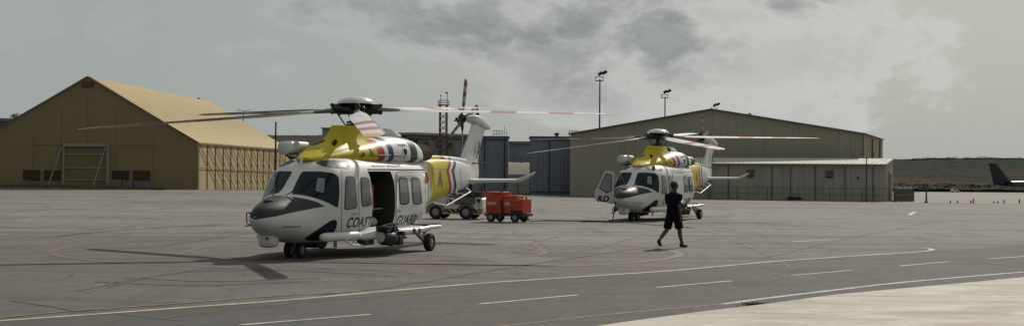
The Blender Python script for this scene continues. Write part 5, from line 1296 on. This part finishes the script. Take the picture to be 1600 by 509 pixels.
# ------------------------------------------------------------------ walking man
skinm = pbr('skin', (.13, .072, .05), .6, var=.1, spec=.2); hairm = pbr('hair', (.02, .017, .015), .7); teem = pbr('dark_tee', (.011, .012, .017), .95, var=.3, scale=6, bump=.8, bscale=7, spec=.05); shortm = pbr('dark_shorts', (.009, .010, .013), .95, bump=.6, bscale=7, spec=.05); shoem = pbr('dark_shoes', (.022, .02, .02), .7)
def skin(name, V, E, Rr, mat, parent, sub=2):
    me = bpy.data.meshes.new(name); me.from_pydata(V, E, []); o = link(name, me, None)
    md = o.modifiers.new('s', 'SKIN'); 
    lay = me.skin_vertices[0].data if me.skin_vertices else None
    for i, r_ in enumerate(Rr):
        lay[i].radius = (r_, r_) if not hasattr(r_, '__len__') else r_
    lay[0].use_root = True
    s_ = o.modifiers.new('u', 'SUBSURF'); s_.levels = sub; s_.render_levels = sub
    bpy.context.view_layer.update()
    m2 = bpy.data.meshes.new_from_object(o.evaluated_get(bpy.context.evaluated_depsgraph_get())); bpy.data.objects.remove(o)
    m2.name = name; m2.shade_smooth(); m2.materials.clear(); m2.materials.append(mat)
    return link(name, m2, None, parent)
def fused(name, bm, mat, vox, parent):
    me = bpy.data.meshes.new(name); bmesh.ops.recalc_face_normals(bm, faces=bm.faces[:]); bm.to_mesh(me); bm.free(); o = link(name, me)
    md = o.modifiers.new('r', 'REMESH'); md.mode = 'VOXEL'; md.voxel_size = vox
    s_ = o.modifiers.new('s', 'SMOOTH'); s_.factor = .5; s_.iterations = 4
    bpy.context.view_layer.update(); m2 = bpy.data.meshes.new_from_object(o.evaluated_get(bpy.context.evaluated_depsgraph_get())); bpy.data.objects.remove(o)
    m2.name = name; m2.shade_smooth(); m2.materials.clear(); m2.materials.append(mat); return link(name, m2, None, parent)
pm = gnd(1052, 387)
man = empty('person', (pm.x, pm.y, .008), R(42), 'man in dark T-shirt and dark shorts walking across the apron', 'person'); man.scale = (1.07, 1.07, 1.0)
# local: x = walking direction, y = his left, z up
hipL, hipR = (.0, .10, .90), (.0, -.10, .90)
kR, aR, tR = (.11, -.11, .49), (.20, -.12, .10), (.39, -.13, .045)       # leading right leg
kL, aL, tL = (-.12, .11, .48), (-.40, .11, .20), (-.33, .11, .05)      # trailing left leg, heel lifted
shZ = 1.43; shL, shR = (.0, .20, shZ), (.0, -.20, shZ)
eL, wL = (.10, .28, 1.16), (.24, .26, .95)
eR, wR = (-.10, -.28, 1.15), (-.05, -.29, .88)
V = [(0, 0, .95), (0, 0, 1.12), (.0, 0, 1.30), (0, 0, 1.43), (.02, 0, 1.52), (.035, 0, 1.60), (.05, 0, 1.68), (.045, 0, 1.76)]
E = [(0, 1), (1, 2), (2, 3), (3, 4), (4, 5), (5, 6), (6, 7)]; Rr = [(.10, .08), (.10, .08), (.11, .08), (.08, .06), .05, .068, .098, .07]
def chain(start, pts, rs):
    prev = start
    for p_, r_ in zip(pts, rs): V.append(p_); Rr.append(r_); E.append((prev, len(V) - 1)); prev = len(V) - 1
    return prev
def mid(a, c, t=.5, off=(0, 0, 0)): return tuple(a[i] + (c[i] - a[i]) * t + off[i] for i in range(3))
for hp, kn, an, to in ((hipR, kR, aR, tR), (hipL, kL, aL, tL)):
    chain(0, [hp, mid(hp, kn), kn, mid(kn, an, .35, (-.02, 0, 0)), an, mid(an, to, .4, (0, 0, -.03)), to], [.095, .082, .06, .06, .036, .04, .032])
def hand(w, idx, d):
    d = Vector(d).normalized(); w = Vector(w); palm = w + d * .07
    V.append(tuple(palm)); Rr.append((.034, .022)); E.append((idx, len(V) - 1)); pi = len(V) - 1
    for j, (o_, l_) in enumerate(((-.030, .062), (-.010, .072), (.010, .068), (.030, .052))):
        b_ = palm + Vector((o_, 0, 0)) + d * .03; V.append(tuple(b_)); Rr.append(.010); E.append((pi, len(V) - 1)); m_ = b_ + d * l_ * .6; V.append(tuple(m_)); Rr.append(.009); E.append((len(V) - 2, len(V) - 1)); e_ = m_ + (d + Vector((.35, 0, .1))).normalized() * l_ * .5; V.append(tuple(e_)); Rr.append(.007); E.append((len(V) - 2, len(V) - 1))
    t_ = w + d * .035 + Vector((.04, 0, 0)); V.append(tuple(t_)); Rr.append(.011); E.append((idx, len(V) - 1)); V.append(tuple(t_ + d * .045 + Vector((.015, 0, 0)))); Rr.append(.009); E.append((len(V) - 2, len(V) - 1))
for sh, el, wr, dd in ((shR, eR, wR, (.1, 0, -1)), (shL, eL, wL, (.5, 0, -.9))):
    i = chain(3, [mid((0, 0, shZ), sh, .75), sh, mid(sh, el, .5), el, mid(el, wr, .4), wr], [.045, .05, .046, .04, .038, .026]); hand(wr, i, dd)
body = skin('body', V, E, Rr, skinm, man)
bm = bmesh.new(); ball(bm, (.012, 0, 1.712), (.105, .090, .095), 20, 14); ball(bm, (-.0, 0, 1.665), (.08, .078, .07), 16, 10); fused('hair', bm, hairm, .010, man)
bm = bmesh.new()
for sg in (1, -1): ball(bm, (.045, sg * .098, 1.665), (.022, .012, .032), 8, 6)
build_loose('ear', bm, skinm, body, smooth=True)
bm = bmesh.new(); ball(bm, (.15, 0, 1.655), (.02, .013, .022), 8, 6); build('nose', bm, skinm, body, smooth=True)
bm = bmesh.new()
for sg in (1, -1): ball(bm, (.135, sg * .035, 1.685), (.012, .014, .008), 8, 6)
ball(bm, (.135, 0, 1.615), (.01, .025, .006), 8, 6); build('face_features', bm, hairm, body, smooth=True)
bm = bmesh.new(); rg = []
for z, rx, ry, cx in [(.84, .135, .190, .0), (.95, .135, .188, .0), (1.08, .13, .185, .0), (1.22, .13, .200, -.005), (1.34, .125, .215, -.01), (1.42, .11, .205, -.01), (1.47, .085, .14, .0), (1.51, .06, .075, .01)]:
    rg.append([(cx + rx * sgnp(math.cos(t), .85) + .008 * math.sin(7 * t + z * 9), ry * sgnp(math.sin(t), .85), z + .01 * math.sin(3 * t)) for t in [2*math.pi*q/32 for q in range(32)]])
loft(bm, rg)
for sh, el in ((shR, eR), (shL, eL)):
    s_, e_ = Vector(sh), Vector(el); tube(bm, [s_ * .7 + Vector((0, 0, shZ * .3 - .03)), s_ + Vector((0, 0, -.03)), s_.lerp(e_, .4), s_.lerp(e_, .85)], [.075, .085, .078, .076], 14)
fused('shirt', bm, teem, .012, man)
bm = bmesh.new(); rg = []
for z, rx, ry in [(.80, .12, .175), (.86, .145, .195), (.93, .14, .188), (1.0, .13, .18)]: rg.append([(rx * math.cos(t), ry * math.sin(t), z) for t in [2*math.pi*q/28 for q in range(28)]])
loft(bm, rg)
for hp, kn in ((hipR, kR), (hipL, kL)):
    s_, e_ = Vector(hp), Vector(kn); tube(bm, [s_ + Vector((0, 0, -.02)), s_.lerp(e_, .35), s_.lerp(e_, .92)], [.115, .11, .105], 16)
fused('shorts', bm, shortm, .012, man)
for an, to, heel in ((aR, tR, (.14, -.12, .05)), (aL, tL, (-.44, .11, .17))):
    skin('shoe', [mid(an, an, 0, (0, 0, .03)), heel, mid(heel, to, .5), to], [(0, 1), (1, 2), (2, 3)], [.05, .05, .048, .04], shoem, man)

# ------------------------------------------------------------------ light and sky
SUN = Vector((.54, 1.28, 1.0)).normalized()
el = math.asin(SUN.z); az = math.atan2(SUN.x, SUN.y)
ld = bpy.data.lights.new('sun', 'SUN'); ld.energy = 3.2; ld.angle = R(.8); ld.color = (1, .94, .85)
lo = bpy.data.objects.new('sun', ld); C.objects.link(lo); lo.rotation_euler = SUN.to_track_quat('Z', 'Y').to_euler()
W = bpy.data.worlds.new('World'); S.world = W; W.use_nodes = True; nt = W.node_tree; g = N(nt); bg = nt.nodes['Background']
sky = g.node('ShaderNodeTexSky', sky_type='NISHITA'); sky.sun_disc = False; sky.sun_elevation = el; sky.sun_rotation = az; sky.dust_density = 4; sky.air_density = 1; sky.ozone_density = 1
d = g.node('ShaderNodeTexCoord').outputs['Generated']; s = g.sep(d)
ym = g.math('MAXIMUM', s[1], .08)
a = g.math('DIVIDE', s[0], ym); e = g.math('DIVIDE', s[2], ym)           # across, up
def blob(ac, ec, ra, re, soft=1.):
    x_ = g.math('DIVIDE', g.math('SUBTRACT', a, ac), ra); y_ = g.math('DIVIDE', g.math('SUBTRACT', e, ec), re)
    r2 = g.math('ADD', g.math('MULTIPLY', x_, x_), g.math('MULTIPLY', y_, y_)); return g.rng(r2, 1.3, .15)
cu = lambda u: (u - 800) / F
ce = lambda v: (266 - v) / F
vec = g.mapping(d, (1, .6, 1.9)); 
warp = g.node('ShaderNodeTexNoise'); g.put(warp.inputs['Vector'], vec); warp.inputs['Scale'].default_value = 9; warp.inputs['Detail'].default_value = 3
sc = g.node('ShaderNodeVectorMath', operation='SCALE'); g.put(sc.inputs[0], warp.outputs[1]); sc.inputs['Scale'].default_value = .06
ad = g.node('ShaderNodeVectorMath', operation='ADD'); g.put(ad.inputs[0], vec); g.put(ad.inputs[1], sc.outputs[0]); vec2 = ad.outputs[0]
nA = g.noise(vec2, 14, 10, .62); nB = g.noise(g.mapping(vec2, (1, 1, 1), (0, 0, 0), (.3, 2, .5)), 30, 7, .62); nC = g.noise(g.mapping(vec2, (1, 1, 1), (0, 0, 0), (4, 1, 2)), 5, 4, .5)
dens = g.math('ADD', g.math('MULTIPLY', nA, .66), g.math('MULTIPLY', nB, .34))
# where the banks of cloud lie
big = g.math('MAXIMUM', g.math('MAXIMUM', blob(cu(620), ce(15), .12, .030), blob(cu(780), ce(40), .12, .036)), g.math('MAXIMUM', blob(cu(960), ce(50), .09, .050), blob(cu(1180), ce(-10), .09, .016)))
wisp = g.math('MAXIMUM', g.math('MULTIPLY', blob(cu(1220), ce(105), .15, .075), .92), g.math('MULTIPLY', blob(cu(1010), ce(120), .15, .045), .9))
small = g.math('MAXIMUM', g.math('MAXIMUM', g.math('MULTIPLY', blob(cu(392), ce(100), .045, .022), .72), g.math('MULTIPLY', blob(cu(20), ce(45), .045, .026), .8)), g.math('MULTIPLY', blob(cu(185), ce(50), .03, .026), .7))
top_ = g.math('MULTIPLY', g.rng(s[2], .12, .25), .9)
cover = g.math('MAXIMUM', g.math('MAXIMUM', big, wisp), g.math('MAXIMUM', small, top_))
thr = g.math('SUBTRACT', .78, g.math('MULTIPLY', cover, .42))
cloud = g.rng(g.math('SUBTRACT', dens, thr), -.035, .085)
thick = g.math('MULTIPLY', g.rng(g.math('SUBTRACT', dens, thr), .03, .24), g.math('ADD', .33, g.math('MULTIPLY', g.math('MAXIMUM', big, g.math('MULTIPLY', small, .8)), .75)))
# veil of haze
side_ = g.rng(a, -.28, .25); low = g.rng(e, .11, .0)
veil = g.mix(side_, (.325, .365, .362), (.43, .445, .42)); veil = g.mix(g.math('MULTIPLY', low, .5), veil, (.39, .415, .405))
skyc = g.node('ShaderNodeVectorMath', operation='SCALE'); g.put(skyc.inputs[0], sky.outputs[0]); skyc.inputs['Scale'].default_value = .09
base = g.mix(.93, skyc.outputs[0], veil)
lightc = g.mix(side_, (.385, .405, .40), (.585, .595, .57)); darkc = g.mix(g.rng(nB, .35, .65), (.21, .225, .235), (.31, .325, .33))
ccol = g.mix(thick, lightc, darkc)
col = g.mix(g.math('MULTIPLY', cloud, .85), base, ccol)
g.put(bg.inputs[0], col); bg.inputs[1].default_value = 1.0
sd = g.node('ShaderNodeVectorMath', operation='DOT_PRODUCT'); g.put(sd.inputs[0], d); sd.inputs[1].default_value = SUN
# the sky away from the hazy sun is darker
dim = g.rng(sd.outputs['Value'], -.5, .55, .52, 1.0)
scl = g.node('ShaderNodeVectorMath', operation='SCALE'); g.put(scl.inputs[0], col); g.put(scl.inputs['Scale'], g.math('MULTIPLY', dim, 10.)); g.put(bg.inputs[0], scl.outputs[0]); bg.inputs[1].default_value = .1
S.view_settings.view_transform = 'Standard'; S.view_settings.look = 'None'; S.view_settings.gamma = 1; S.view_settings.exposure = 0
